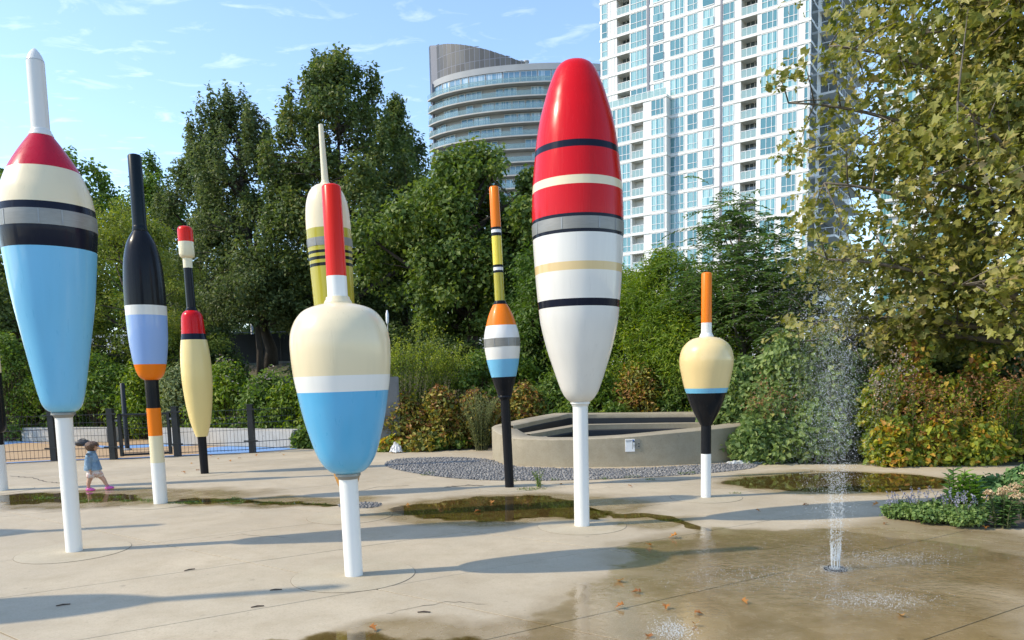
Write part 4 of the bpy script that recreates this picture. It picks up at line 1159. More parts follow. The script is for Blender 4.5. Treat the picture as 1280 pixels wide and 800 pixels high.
# five-pointed plane leaf
T_PLANE = (np.array([(.22, 0, 0), (0, .05, 0), (.02, .32, .05), (.16, .58, .10), (.30, .28, .02), (.62, .55, .07), (.58, .22, .01), (1.0, 0, -.10), (.58, -.22, .01), (.62, -.55, .07), (.30, -.28, .02), (.16, -.58, .10), (.02, -.32, .05), (0, -.05, 0)]),
           np.array([(0, i, i % 13 + 1) for i in range(1, 14)]))
T_STAR = (np.array([(.3, 0, -.02), (0, 0, 0), (.12, .52, .09), (.38, .22, .02), (.62, .50, .07), (1, 0, -.09), (.62, -.50, .07), (.38, -.22, .02), (.12, -.52, .09)]), np.array([(0, i, i % 8 + 1) for i in range(1, 9)]))
T_HEART = (np.array([(.35, 0, -.03), (.06, 0, 0), (-.06, .30, .06), (.22, .50, .10), (.62, .36, .05), (1, 0, -.10), (.62, -.36, .05), (.22, -.50, .10), (-.06, -.30, .06)]), np.array([(0, i, i % 8 + 1) for i in range(1, 9)]))
T_BLADE = (np.array([(0, .5, 0), (0, -.5, 0), (.5, -.42, .10), (.5, .42, .10), (1, 0, -.02)]), np.array([(0, 1, 2), (0, 2, 3), (3, 2, 4)]))
def leaf_mesh(name, Pn, axis, nrm, size, width, v, tpl):
    """one leaf per row: base point, pointing direction, face normal, length, width ratio"""
    tv, tf = tpl; axis = unit(axis); side = unit(np.cross(nrm, axis)); nn = np.cross(axis, side)
    k = len(tv); n = len(Pn)
    s = size[:, None, None]; wd = np.broadcast_to(width, (n,))[:, None, None]
    V = Pn[:, None] + (tv[None, :, 0:1] * axis[:, None] + tv[None, :, 1:2] * wd * side[:, None] + tv[None, :, 2:3] * nn[:, None]) * s
    Fc = tf[None] + (np.arange(n) * k)[:, None, None]
    return mesh_np(name, V.reshape(-1, 3), Fc.reshape(-1, tf.shape[1]), False, np.repeat(np.clip(v, 0, 1), k))
def cloud(rs, C, R, n, shell=0.5):
    """points in ellipsoids: C (k,3), R (k,3), n per ellipsoid -> points, outward vectors, clump index"""
    rr = R.mean(1); cnt = np.maximum(6, n * np.clip((rr / rr.mean()) ** 2, .12, 2.2)).astype(int)
    ci = np.repeat(np.arange(len(C)), cnt); m = len(ci)
    d = unit(rs.normal(size=(m, 3))); u = rs.rand(m) ** shell
    p = C[ci] + d * R[ci] * u[:, None] * (0.8 + .4 * rs.rand(m))[:, None]
    return p, d, ci
def foliage(name, rs, C, R, n, size, width, mat, parent, tpl=T_DIA, up=.55, outw=.6, droop=.3, v_clump=.35, v_lo=0., v_hi=1., shell=.5, minz=None, szvar=.35, nr=.5):
    p, d, ci = cloud(rs, C, R, n, shell); m = len(p)
    nrm = unit(d * outw + np.array([0, 0, up]) + rs.normal(size=(m, 3)) * nr)
    ax = unit(rs.normal(size=(m, 3)) + d * .5 + np.array([0, 0, -droop])); ax = unit(ax - nrm * (ax * nrm).sum(1, keepdims=True))
    cv = rs.rand(len(C))[ci]
    v = v_lo + (v_hi - v_lo) * (cv * v_clump + rs.rand(m) * (1 - v_clump))
    if minz is not None:
        k = p[:, 2] > minz; p, nrm, ax, v = p[k], nrm[k], ax[k], v[k]; m = len(p)
    sz = size * (1 - szvar + 2 * szvar * rs.rand(m))
    return link(name, leaf_mesh(name, p, ax, nrm, sz, width, v, tpl), mat, parent)
def bezier(a, b, c, n=6):
    return [a * (1 - t) ** 2 + b * 2 * t * (1 - t) + c * t * t for t in np.linspace(0, 1, n)]
def tree(label, name, x, y, height, crown0, R, prof, nclump, nleaf, leaf, width, mat, seed, trunk_r=.16, rc=(.5, .9), zs=1.0, tpl=T_DIA, bark=BARK, group='trees behind the plaza', nlimb=16, gap=.0, lean=(0, 0), spread=.35, v_hi=1.0, up=.55, cat='tree', fork=None, tips=0):
    rs = np.random.RandomState(seed); z0 = float(hgt(x, y)) - .05
    root = empty(name, (x, y, z0), 0, label, cat, group)
    C = []; Rr = []
    ph1, ph2 = rs.uniform(0, 6.28, 2)
    while len(C) < nclump:
        t_ = rs.rand(); w = prof(t_)
        if rs.rand() > w * .8 + .25: continue
        a_ = rs.uniform(0, 6.28); lob = 1 + .16 * math.sin(2 * a_ + ph1 + 5 * t_) + .13 * math.sin(3 * a_ + ph2 - 7 * t_)
        rr = R * w * lob * (spread + (1 - spread) * rs.rand() ** .6)
        z = crown0 + (height - crown0) * t_
        C.append((rr * math.cos(a_) + lean[0] * t_, rr * math.sin(a_) + lean[1] * t_, z)); q = rs.uniform(*rc) * (.6 + .4 * w); Rr.append((q, q, q * zs * rs.uniform(.6, 1.3)))
    C = np.array(C); Rr = np.array(Rr)
    if rs.rand() < 2:      # a few leaders at the very top
        for i in range(5):
            a_ = rs.uniform(0, 6.28); C = np.vstack([C, [lean[0] + .45 * R * math.cos(a_) * i / 4, lean[1] + .45 * R * math.sin(a_) * i / 4, height - .3 - .34 * i]]); Rr = np.vstack([Rr, [.2, .2, .5]])
    if tips:
        for i in range(tips):
            t_ = rs.uniform(.45, .97); a_ = rs.uniform(0, 6.28); rr = R * prof(t_) * rs.uniform(.7, 1.12); z = crown0 + (height - crown0) * t_ + rs.uniform(.1, .6)
            for j in range(3):
                C = np.vstack([C, [rr * math.cos(a_) + lean[0] * t_, rr * math.sin(a_) + lean[1] * t_, z + j * .34 - max(0, t_ - .75) * 3.2]]); q = .30 - .08 * j; Rr = np.vstack([Rr, [q, q, .42]])
    # trunk and limbs
    mb = MB(); top = Vector((lean[0] * .8, lean[1] * .8, height * .86)); fz = fork or crown0 * 1.0
    tp = [Vector((0, 0, -.1)), Vector((.02 * height * rs.normal() * .3, .02 * height * rs.normal() * .3, fz * .5)), Vector((lean[0] * .15, lean[1] * .15, fz)), Vector((lean[0] * .45 + rs.normal() * .12, lean[1] * .45 + rs.normal() * .12, (fz + height * .86) / 2)), top]
    mb.tube(tp, [trunk_r * 1.35, trunk_r, trunk_r * .85, trunk_r * .45, .02], 9)
    order = rs.permutation(len(C))[:nlimb]; nodes = []
    for i in order:
        c = Vector(C[i]); zb = max(fz * .92, min(c.z - .5 * math.hypot(c.x, c.y) - .4, height * .75)); k = (zb - fz) / max(.1, height * .86 - fz)
        s_ = tp[2].lerp(top, max(0, k)); midp = Vector((c.x * .55, c.y * .55, zb + (c.z - zb) * .35)); pts = bezier(s_, midp, c, 7)
        r0 = trunk_r * (.62 - .4 * max(0, k)); mb.tube(pts, [r0 * (1 - q_ / 7.5) + .006 for q_ in range(7)], 6); nodes += pts[2:]
    NA = np.array([tuple(p) for p in nodes])
    for i in range(len(C)):
        if i in order: continue
        dd = ((NA - C[i]) ** 2).sum(1) + np.where(NA[:, 2] > C[i][2], 3., 0); s_ = Vector(NA[dd.argmin()]); c = Vector(C[i])
        mb.tube(bezier(s_, (s_ + c) / 2 + Vector((0, 0, .1)), c, 4), [.022, .016, .011, .006], 4)
    mb.build('trunk', bark, root, True)
    foliage('crown', rs, C, Rr, nleaf, leaf, width, mat, root, tpl, v_hi=v_hi, up=up)
    return root
def place(x, Y, ytop):
    """ground point under pixel column x at depth Y, and the height whose top reaches row ytop"""
    q = atY(x, 430, Y); z = float(hgt(q.x, Y)); b = Vector((q.x, Y, z)); return q.x, hz(b, ytop)
egg = lambda t_: max(.06, math.sin(math.pi * min(1, (t_ * .86 + .12))) ** .75)
col_ = lambda t_: max(.05, (1 - t_ ** 2.2) * min(1, .45 + t_ * 2.2))
egg2 = lambda t_: max(.16, (1 - t_ ** 2.3) ** .85 * min(1, .55 + t_ * 1.8))
cone_ = lambda t_: max(.05, 1.12 * min(1, .5 + t_ * 2.4) * (1 - t_) ** .62)
dome_ = lambda t_: max(.05, math.sqrt(max(0, 1 - (t_ * .98) ** 2)) * min(1, .55 + t_ * 2))

x, h = place(436, 30, 68); tree('tallest dark green tree with a pointed dense crown', 'tall_dark_tree', x, 30, h, 1.6, 4.3, cone_, 230, 165, .16, .62, L['dark'], 11, .22, (.34, .68), 1.35, spread=.4, tips=26)
x, h = place(337, 31.5, 116); tree('tall dark tree with feathery upright top and forked black trunk', 'feathery_dark_tree', x, 31.5, h, 2.4, 3.3, cone_, 170, 125, .155, .55, L['ash'], 12, .24, (.30, .56), 1.9, spread=.35, lean=(-1.1, 0), fork=1.5, tips=34)
x, h = place(262, 34, 175); tree('dark tree behind the slender yellow float, beside the feathery tree', 'dark_tree', x, 34, h, 1.5, 2.6, col_, 95, 190, .15, .55, L['ash'], 13, .2, (.45, .8), 1.3, tips=14)
x, h = place(507, 33, 128); tree('dark tree with a ragged top beside the oval tower', 'dark_tree', x, 33, h, 1.0, 2.2, col_, 100, 220, .15, .62, L['dark'], 14, .2, (.45, .8), 1.2, tips=16)
x, h = place(592, 25.5, 186); tree('broad mid green maple in front of the oval tower', 'maple_tree', x, 25.5, h, .9, 2.95, egg, 190, 230, .15, .8, L['maple'], 15, .2, (.45, .8), .9)
x, h = place(205, 36, 192); tree('light green upright tree behind the black-necked float', 'upright_tree', x, 36, h, 2.0, 2.2, col_, 90, 190, .17, .7, L['mid'], 16, .16, (.45, .8), 1.3)
x, h = place(108, 38, 188); tree('loose-crowned tree with sky gaps behind the float with white spire', 'loose_tree', x, 38, h, 2.0, 3.0, egg, 90, 140, .2, .75, L['mid'], 17, .18, (.45, .8), .9)
x, h = place(8, 38, 203); tree('loose-crowned tree rising left of the crimson cone', 'loose_tree', x, 38, h, 1.6, 2.8, egg, 90, 150, .2, .75, L['mid'], 18, .18, (.45, .8), .9)
x, h = place(165, 25.5, 252); tree('yellow-green fine-leaved locust tree behind the black-necked float', 'locust_tree', x, 25.5, h, 1.0, 2.9, dome_, 170, 230, .11, .42, L['locust'], 19, .14, (.4, .7), .7, spread=.3)
x, h = place(35, 26, 300); tree('dark low tree behind the blue body of the spired float', 'dark_tree', x, 26, h, .5, 2.4, dome_, 90, 200, .15, .6, L['dark'], 20, .15, (.45, .8), .9)
x, h = place(300, 27, 330); tree('dark spreading small tree between the yellow float and the forked trunk', 'small_dark_tree', x, 29, h, 2.2, 1.7, dome_, 60, 170, .14, .55, L['ash'], 21, .12, (.4, .7), .9)
x, h = place(672, 29, 215); tree('thin tree with twiggy crown behind the biggest red float', 'thin_tree', x, 29, h, 1.2, 1.9, egg, 70, 130, .15, .7, L['mid'], 22, .12, (.4, .7), 1.0)
x, h = place(770, 20, 335); tree('bright green willowy bush tree behind the planter', 'willowy_tree', x, 20.5, h, .3, 1.7, egg, 120, 230, .12, .26, L['bright'], 23, .07, (.3, .55), 1.3, nlimb=24)
x, h = place(838, 18.5, 318); tree('bright green willowy bush tree left of the orange-topped float', 'willowy_tree', x, 18.8, h, .3, 1.55, egg, 120, 230, .12, .26, L['bright'], 24, .07, (.3, .55), 1.3, nlimb=24)
x, h = place(900, 17.5, 345); tree('bright green bush tree behind the orange stick float', 'willowy_tree', x, 17.8, h, .3, 1.4, egg, 100, 220, .12, .3, L['bright'], 25, .07, (.3, .55), 1.1, nlimb=20)
x, h = place(700, 22, 300); tree('dark bushy tree behind the white body of the biggest float', 'dark_tree', x, 22.5, h, .3, 1.7, egg, 110, 220, .13, .5, L['mid'], 26, .1, (.35, .6), 1.1, v_hi=.6)

for i, (px, Y, yt, d) in enumerate([(40, 50, 330, 'distant tree showing under the loose-crowned trees'), (150, 54, 335, 'distant tree behind the locust tree'), (240, 52, 340, 'distant tree behind the slender yellow float'), (300, 58, 345, 'distant tree left of the forked trunk'), (375, 56, 350, 'distant tree right of the forked trunk'), (470, 52, 330, 'distant tree under the tallest dark tree'), (660, 48, 330, 'distant tree behind the biggest red float'), (-30, 46, 320, 'distant tree beyond the cut-off float')]):
    x, h = place(px, Y, yt); tree(d, 'distant_tree', x, Y, h, .4, 4.2, dome_, 70, 130, .3, .65, L['dark'], 60 + i, .18, (.8, 1.3), .9, nlimb=8, group='distant trees')
# tree of heaven: long feather leaves
def feather_tree(label, x, Y, h, R, nfrond, seed, mat, crown0):
    rs = np.random.RandomState(seed); z0 = float(hgt(x, Y)) - .05
    root = empty('sumac_tree', (x, Y, z0), 0, label, 'tree', 'trees behind the plaza')
    mb = MB(); Ps, As, Ns, Sz, Vv = [], [], [], [], []
    nl = 16; tips = []
    mb.tube([(0, 0, -.1), (.05, 0, h * .4), (-.05, .05, h * .75), (0, 0, h * .93)], [.11, .085, .05, .02], 8); tips.append(Vector((0, 0, h * .93)))
    for i in range(nl):
        a_ = rs.uniform(0, 6.28); zt = crown0 + (h - crown0) * rs.uniform(.1, .9); rr = R * rs.uniform(.4, 1) * (1 - .6 * ((zt - crown0) / (h - crown0)) ** 2)
        c = Vector((rr * math.cos(a_), rr * math.sin(a_), zt)); s_ = Vector((0, 0, max(.5, zt - rr * .9 - .3)))
        mb.tube(bezier(s_, (s_ + c) / 2 + Vector((c.x * .2, c.y * .2, -.1)), c, 6), [.04, .033, .027, .02, .014, .008], 5); tips.append(c)
    for i in range(nfrond):
        c = tips[rs.randint(len(tips))]; a_ = rs.uniform(0, 6.28); el = rs.uniform(-.15, .8); ln = rs.uniform(.5, .85)
        d = Vector((math.cos(a_) * math.cos(el), math.sin(a_) * math.cos(el), math.sin(el))); c = c + Vector(rs.normal(size=3) * np.array([.28, .28, .3])) - d * .1
        pts = bezier(c, c + d * ln * .6, c + d * ln + Vector((0, 0, -ln * .35)), 9); mb.tube(pts[::2], [.006, .005, .004, .003, .002], 3)
        side = d.cross(Vector((0, 0, 1))).normalized()
        for k in range(1, 9):
            for sg in (-1, 1):
                Ps.append(pts[k]); As.append(side * sg + d * .45 + Vector((0, 0, -.25 + .1 * rs.normal()))); Ns.append(Vector((0, 0, 1)) + d * .2 + Vector(rs.normal(size=3) * .2)); Sz.append(.15 * rs.uniform(.8, 1.2)); Vv.append(rs.rand())
    mb.build('trunk', BARKP, root, True)
    link('crown', leaf_mesh('crown', np.array(Ps), np.array(As), np.array(Ns), np.array(Sz), .34, np.array(Vv), T_DIA), mat, root)
x, h = place(925, 17, 252); feather_tree('dark feather-leaved sumac tree in front of the white tower', x, 17, h, 1.75, 620, 31, L['sumac'], 2.0)
x, h = place(992, 15.5, 330); feather_tree('smaller feather-leaved sumac tree left of the plane tree', x, 15.5, h, 1.0, 260, 32, L['sumac'], 1.6)

# plane tree on the right, its big leaves close by
def plane_tree():
    rs = np.random.RandomState(41); bx, by = 9.6, 12.6; z0 = float(hgt(bx, by)) - .05
    root = empty('plane_tree', (bx, by, z0), 0, 'big plane tree with large yellowing leaves overhanging the plaza', 'tree')
    mb = MB(); mb.tube([(0, 0, -.1), (-.05, 0, 1.4), (-.12, -.05, 2.8), (.05, .1, 5.4), (0, 0, 8.6), (0, 0, 10.8)], [.30, .24, .20, .15, .09, .03], 12)
    C, Rr, nodes = [], [], []
    limbs = []
    for i in range(60):
        a_ = rs.uniform(2.3, 4.5) if i < 50 else rs.uniform(0, 6.28); zt = rs.uniform(2.0, 11.5)
        rr = rs.uniform(2.2, 5.1) * (1 - .13 * min(1, max(0, (zt - 5.0) / 2.6))) * (1 - .4 * max(0, (zt - 8.5) / 4) ** 1.5)
        c = Vector((rr * math.cos(a_), rr * math.sin(a_) * .8, zt)); zb = max(1.7, zt - rr * .45 - .3); s_ = Vector((-.08, 0, zb))
        b_ = Vector((c.x * .5, c.y * .5, zb + (zt - zb) * .75 + .35)); pts = bezier(s_, b_, c, 12)
        r0 = .075 * (1 - zb / 16); mb.tube(pts, [r0 * (1 - k / 13) + .006 for k in range(12)], 6); limbs.append(pts)
        for k in range(4, 12):
            for j in range(2):
                q = pts[k] + Vector(rs.normal(size=3) * np.array([.5, .5, .42])); C.append(q); nodes.append(pts[k]); rr_ = rs.uniform(.3, .6); Rr.append((rr_, rr_, rr_ * .75))
                mb.tube(bezier(pts[k], (pts[k] + q) / 2 + Vector((0, 0, .08)), q, 4), [.014, .011, .008, .004], 4)
    mb.build('trunk', BARKP, root, True)
    C = np.array([tuple(c) for c in C]); Rr = np.array(Rr)
    keep = C[:, 2] > 1.75
    C, Rr = C[keep], Rr[keep]
    p, d, ci = cloud(rs, C, Rr, 52, .5); m = len(p)
    nrm = unit(d * .35 + np.array([-.35, -.1, .55]) + rs.normal(size=(m, 3)) * .55)
    ax = unit(rs.normal(size=(m, 3)) * .7 + d * .4 + np.array([0, 0, -.75])); ax = unit(ax - nrm * (ax * nrm).sum(1, keepdims=True))
    v = np.clip(rs.rand(len(C))[ci] * .35 + rs.rand(m) * .65, 0, 1); sz = .11 * rs.uniform(.4, 1.45, m)
    # nearest leaves to the viewer become pieces of their own
    wp = p + np.array([bx, by, z0]); cc = np.array([tuple(RT @ (Vector(q) - CAM)) for q in wp]); u = cc[:, 0] / -cc[:, 2] * F + PX; vv = PY - cc[:, 1] / -cc[:, 2] * F
    ok = (u > 950) & (u < 1290) & (vv > -10) & (vv < 470); score = np.where(ok, sz / -cc[:, 2], 0); big = np.argsort(-score)[:300]; rest = np.ones(m, bool); rest[big] = False
    cr = link('crown', leaf_mesh('crown', p[rest], ax[rest], nrm[rest], sz[rest], .95, v[rest], T_STAR), L['plane'], root)
    for g in range(4):
        tv = T_PLANE[0] * np.array([1, .95, 1])
    meshes = [mesh_np('leaf', T_PLANE[0] * np.array([1, .95, 1]), T_PLANE[1], False, np.full(len(T_PLANE[0]), q)) for q in (.1, .35, .6, .8, .97)]
    for i in big:
        A_ = Vector(ax[i]); N_ = Vector(nrm[i]); S_ = N_.cross(A_).normalized(); N_ = A_.cross(S_)
        o = link('leaf', meshes[min(4, int(v[i] * 5))], L['plane'], cr)
        o.matrix_local = Matrix.Translation(Vector(p[i])) @ Matrix((A_, S_, N_)).transposed().to_4x4() @ Matrix.Scale(float(sz[i]), 4)
plane_tree()

# ------------------------------------------------------------------ shrubs
def shrub(label, name, px, Y, ytop, hw, mat, n, nl, leaf, width, seed, tpl=T_DIA, depth=.8, rc=(.22, .4), cat='shrub', group='shrubs round the plaza', v_lo=0., v_hi=1., heads=None, z0=None, up=.4, outw=.8, droop=.3, power=.55, stemmat=None, zs=.9, nr=.55):
    """mound of leaf clumps on stems: px/Y centre, ytop row of the top, hw half width in px"""
    rs = np.random.RandomState(seed); q = atY(px, 500, Y); z = float(hgt(q.x, Y)) if z0 is None else z0; b = Vector((q.x, Y, z)); h = hz(b, ytop); R = hw * mpp(b)
    root = empty(name, (q.x, Y, z - .02), 0, label, cat, group); C, Rr = [], []; mb = MB()
    for i in range(n):
        a_ = rs.uniform(0, 6.28); u = rs.rand() ** .5; t_ = rs.rand() ** .8
        rmax = (1 - t_ ** 2.4) ** power; r_ = R * u * rmax
        C.append((r_ * math.cos(a_), r_ * depth * math.sin(a_), .1 + (h - .25) * t_ * (1 - .25 * u))); s_ = rs.uniform(*rc); Rr.append((s_, s_, s_ * zs))
        c = Vector(C[-1]); mb.tube(bezier(Vector((c.x * .35, c.y * .35, -.04)), Vector((c.x * .5, c.y * .5, c.z * .6)), c, 4), [.014, .011, .008, .004], 4)
    mb.build('stems', stemmat or STEMB, root)
    C, Rr = np.array(C), np.array(Rr)
    foliage('leaves', rs, C, Rr, nl, leaf, width, mat, root, tpl, up=up, outw=outw, droop=droop, v_lo=v_lo, v_hi=v_hi, minz=.03, nr=nr)
    if heads:
        hm, hn, hs, hw_, hr = heads; k = rs.permutation(n)[:int(n * .7)]; top_ = C[k] + np.array([0, -.05, 1]) * (Rr[k][:, 2:3] * .9)
        foliage('flowers', rs, top_, np.repeat([[hr, hr, hr * .7]], len(top_), 0), hn, hs, hw_, hm, root, T_DIA, minz=.2)['kind'] = 'stuff'
    return root
# banks of shrub behind the fence, left
sp = [(12, 22.8, 400, 70, 'mid'), (70, 23.4, 430, 60, 'bright'), (130, 23.0, 425, 65, 'mid'), (185, 22.5, 432, 50, 'bright'), (230, 22.2, 440, 45, 'sage'), (283, 20.6, 438, 50, 'bright'), (335, 20.0, 452, 45, 'mid'), (372, 19.6, 458, 42, 'bright'), (410, 19.2, 470, 40, 'mid'), (455, 19.0, 455, 45, 'mid'), (-40, 24, 430, 60, 'bright')]
desc = ['leafy green shrub left of the spired float, on the bank', 'yellow-green shrub behind the pole of the spired float', 'dark leafy shrub behind the toddler and the black fence post', 'bright shrub behind the gate and the slim cornflower float', 'grey-green shrub between the gate and the slender yellow float', 'bright weedy shrub with white flowers right of the slender yellow float', 'weedy green shrub below the forked black trunk', 'bright shrub behind the end of the long seat wall', 'green shrub behind the left side of the pear-shaped float', 'green shrub hidden behind the pear-shaped float', 'yellow-green shrub on the bank past the cut-off float']
for i, ((px, Y, yt, hw, mt), d) in enumerate(zip(sp, desc)):
    shrub(d, 'bank_shrub', px, Y, yt, hw, L[mt], 60, 95, .12, .5, 100 + i, rc=(.25, .45), depth=.7, heads=(L['paleflower'], 4, .06, .8, .18) if i in (5, 6) else None)
for i, (px, Y, yt, hw, d) in enumerate([(90, 28, 395, 90, 'dark thicket under the locust tree'), (200, 28, 400, 70, 'dark thicket behind the black-necked float'), (265, 27, 405, 50, 'dark thicket behind the slender yellow float'), (-10, 28, 390, 80, 'dark thicket behind the cut-off float'), (420, 26, 420, 50, 'dark thicket behind the pear-shaped float'), (480, 25, 405, 55, 'dark thicket under the tallest dark tree'), (560, 24, 425, 60, 'dark thicket under the maple'), (640, 23, 430, 60, 'dark thicket behind the thin antenna float')]):
    shrub(d, 'thicket', px, Y, yt, hw, L['dark'], 60, 110, .15, .6, 130 + i, rc=(.35, .6), depth=.6, v_hi=.7)

# goldenrod stand: upright stems
def stalks(label, name, px, Y, ytop, hw, n, seed, mat, tipmat, leaf=.11, width=.14, leafn=46, arch=.18, stem=STEM, tipn=26, z0=None, spread=.55, tips=.05, cat='plant', depth=.6, lean=0.0):
    rs = np.random.RandomState(seed); q = atY(px, 500, Y); z = float(hgt(q.x, Y)) if z0 is None else z0; b = Vector((q.x, Y, z)); h = hz(b, ytop); R = hw * mpp(b)
    root = empty(name, (q.x, Y, z - .02), 0, label, cat, 'plants round the plaza'); mb = MB(); Pn, An, Nn, Sn, Vn = [], [], [], [], []; T1 = [[], [], [], [], []]
    for i in range(n):
        a_ = rs.uniform(0, 6.28); r_ = R * math.sqrt(rs.rand()); s_ = Vector((r_ * spread * math.cos(a_), r_ * spread * depth * math.sin(a_), -.03)); hh = h * rs.uniform(.68, 1.0) * (1 - .25 * (r_ / R) ** 2)
        e = Vector((r_ * math.cos(a_) + lean * hh, r_ * depth * math.sin(a_), hh)); pts = bezier(s_, Vector((s_.x, s_.y, hh * .6)), e + Vector((rs.normal() * arch * .3, rs.normal() * arch * .3, 0)), 9); mb.tube(pts[::2], [.007, .006, .005, .004, .002], 3)
        for k in range(leafn):
            t_ = .12 + .88 * k / leafn; i0_ = min(7, int(t_ * 8)); p_ = pts[i0_].lerp(pts[i0_ + 1], t_ * 8 - i0_); an = k * 2.4 + i; d = Vector((math.cos(an), math.sin(an), .55))
            Pn.append(p_); An.append(d); Nn.append(Vector((-math.cos(an) * .5, -math.sin(an) * .5, 1))); Sn.append(leaf * rs.uniform(.7, 1.2) * (1.1 - .5 * t_)); Vn.append(rs.rand())
        if tipmat:
            for k in range(tipn):
                T1[0].append(pts[8] + Vector(rs.normal(size=3) * np.array([tips, tips, tips * 1.5]))); T1[1].append(rs.normal(size=3)); T1[2].append(rs.normal(size=3) + np.array([0, 0, .6])); T1[3].append(.04 * rs.uniform(.6, 1.3)); T1[4].append(rs.rand())
    mb.build('stems', stem, root)
    link('leaves', leaf_mesh('leaves', np.array(Pn), np.array(An), np.array(Nn), np.array(Sn), width, np.array(Vn), T_DIA), mat, root)
    if tipmat: link('flowers', leaf_mesh('flowers', np.array(T1[0]), np.array(T1[1]), np.array(T1[2]), np.array(T1[3]), .7, np.array(T1[4]), T_DIA), tipmat, root)['kind'] = 'stuff'
stalks('tall goldenrod clump with feathery upright stems right of the pear-shaped float', 'goldenrod', 515, 18.2, 402, 50, 110, 201, L['bright'], L['goldenrod'], .17, .16, 60, lean=.10, stem=STEM)
stalks('goldenrod clump behind the rust-coloured shrubs', 'goldenrod', 560, 18.8, 425, 40, 70, 202, L['bright'], L['goldenrod'], .17, .16, 60, lean=.10)
for i, (px, Y, yt, hw, d, mt) in enumerate([(505, 17.0, 482, 34, 'rust-brown flowering shrub right of the pear-shaped float', 'rust'), (550, 16.9, 476, 36, 'rust and yellow shrub behind the pebble strip', 'rust'), (592, 17.0, 480, 32, 'rust-tinged shrub behind the grey-green tuft', 'rust'), (650, 17.6, 470, 40, 'rust-tipped shrub behind the thin antenna float', 'rust'), (600, 18.8, 425, 45, 'leafy green shrub between goldenrod and antenna float', 'mid'), (640, 19.2, 415, 45, 'leafy green shrub behind the antenna float body', 'bright')]):
    shrub(d, 'rust_shrub' if mt == 'rust' else 'leafy_shrub', px, Y, yt, hw, L[mt], 55, 90, .10, .6, 210 + i, rc=(.16, .3), depth=.8, heads=(L['brownhead'], 26, .05, .7, .14) if mt == 'rust' else None)
stalks('grey-green feathery tuft beside the planter end', 'feathery_tuft', 600, 16.3, 478, 30, 70, 220, L['sage'], None, .13, .11, 46, depth=.8, spread=.25)
for i, (px, Y, yt, hw, d) in enumerate([(490, 16.75, 540, 20, 'low yellow-leaved plant at the foot of the rust shrubs, by the white litter'), (525, 16.6, 535, 22, 'low broad-leaved plant at the foot of the rust shrubs'), (560, 16.7, 535, 24, 'low green plant by the leaf litter behind the pebbles'), (378, 18.0, 530, 14, 'small green shrub against the end of the long seat wall')]):
    shrub(d, 'low_plant', px, Y, yt, hw, L['autumn' if i < 1 else 'rust' if i == 1 else 'mid'], 18, 60, .11, .7, 230 + i, T_OVAL, rc=(.12, .2))
# behind the planter
for i, (px, Y, yt, hw, d, mt) in enumerate([(690, 18.0, 455, 42, 'dark shrub behind the left part of the planter', 'mid'), (745, 17.8, 450, 42, 'green shrub behind the middle of the planter', 'bright'), (800, 17.6, 440, 42, 'rust-tipped shrub behind the planter, left of the orange-topped float', 'rust'), (850, 17.4, 450, 38, 'green shrub behind the planter and the black cone', 'mid'), (905, 16.4, 430, 42, 'leafy shrub behind the end of the planter', 'bright'), (770, 17.2, 500, 26, 'small leafy shrub just behind the planter rim', 'mid'), (715, 17.2, 495, 28, 'small dark shrub just behind the planter rim', 'mid')]):
    shrub(d, 'planter_shrub', px, Y, yt, hw, L[mt], 55, 95, .11, .45, 240 + i, rc=(.2, .36), depth=.7)
# vine-covered hedge to the right of the planter
for i, (px, Y, yt, hw, d) in enumerate([(930, 14.2, 425, 46, 'pale green vine mound next to the planter end'), (985, 13.6, 405, 52, 'tall pale green vine mound left of the water jet'), (1035, 13.6, 400, 50, 'pale green vine mound behind the water jet'), (1075, 14.0, 425, 46, 'green vine mound right of the water jet'), (960, 13.0, 500, 36, 'low vine tangle at the plaza edge by the plastic sheet'), (1015, 12.9, 495, 40, 'low vine tangle at the plaza edge behind the jet')]):
    shrub(d, 'vine_hedge', px, Y, yt, hw, L['vine'], 95, 95, .085, .85, 260 + i, T_HEART, rc=(.16, .34), depth=.6, up=.4, outw=.5, droop=.6, nr=.75, group='vine hedge at the plaza edge', power=.4)
for i, (px, Y, yt, hw, d) in enumerate([(1102, 12.7, 452, 30, 'yellow and green vine column right of the jet'), (1142, 12.6, 418, 40, 'rust and gold vine mound with seed heads'), (1190, 12.4, 455, 36, 'gold and brown vine mound behind the milkweed'), (1222, 12.6, 428, 38, 'tall orange and brown vine mound left of the sedum'), (1262, 12.2, 468, 36, 'dark autumn vine mound behind the sedum'), (1312, 12.3, 430, 44, 'autumn vine mound at the far end past the sedum'), (1120, 12.1, 515, 26, 'low gold vine tangle at the plaza edge'), (1172, 12.0, 505, 28, 'low rusty vine tangle at the plaza edge'), (1226, 11.9, 520, 26, 'low orange vine tangle behind the flower bed')]):
    shrub(d, 'autumn_vine', px, Y, yt, hw, L['autumn'], 62, 62, .08, .8, 270 + i, T_HEART, rc=(.08, .30), depth=.6, up=.4, outw=.4, droop=.6, nr=.9, heads=(L['brownhead'], 30, .04, .6, .18) if i in (1, 3, 4, 7) else None, group='autumn hedge at the plaza edge', power=.75, v_hi=1.0 if i % 2 else .85)
for i, (px, Y, yt, hw, d) in enumerate([(1235, 14.5, 400, 60, 'dark green bush behind the autumn hedge under the plane tree'), (1130, 15, 405, 60, 'dark green bush behind the rust and gold hedge'), (1055, 17, 385, 60, 'dark green bush behind the vine mounds'), (1180, 18, 380, 70, 'dark green bush far under the plane tree'), (1290, 17, 380, 60, 'dark green bush under the far side of the plane tree')]):
    shrub(d, 'dark_bush', px, Y, yt, hw, L['dark'], 60, 110, .13, .7, 280 + i, rc=(.3, .5))

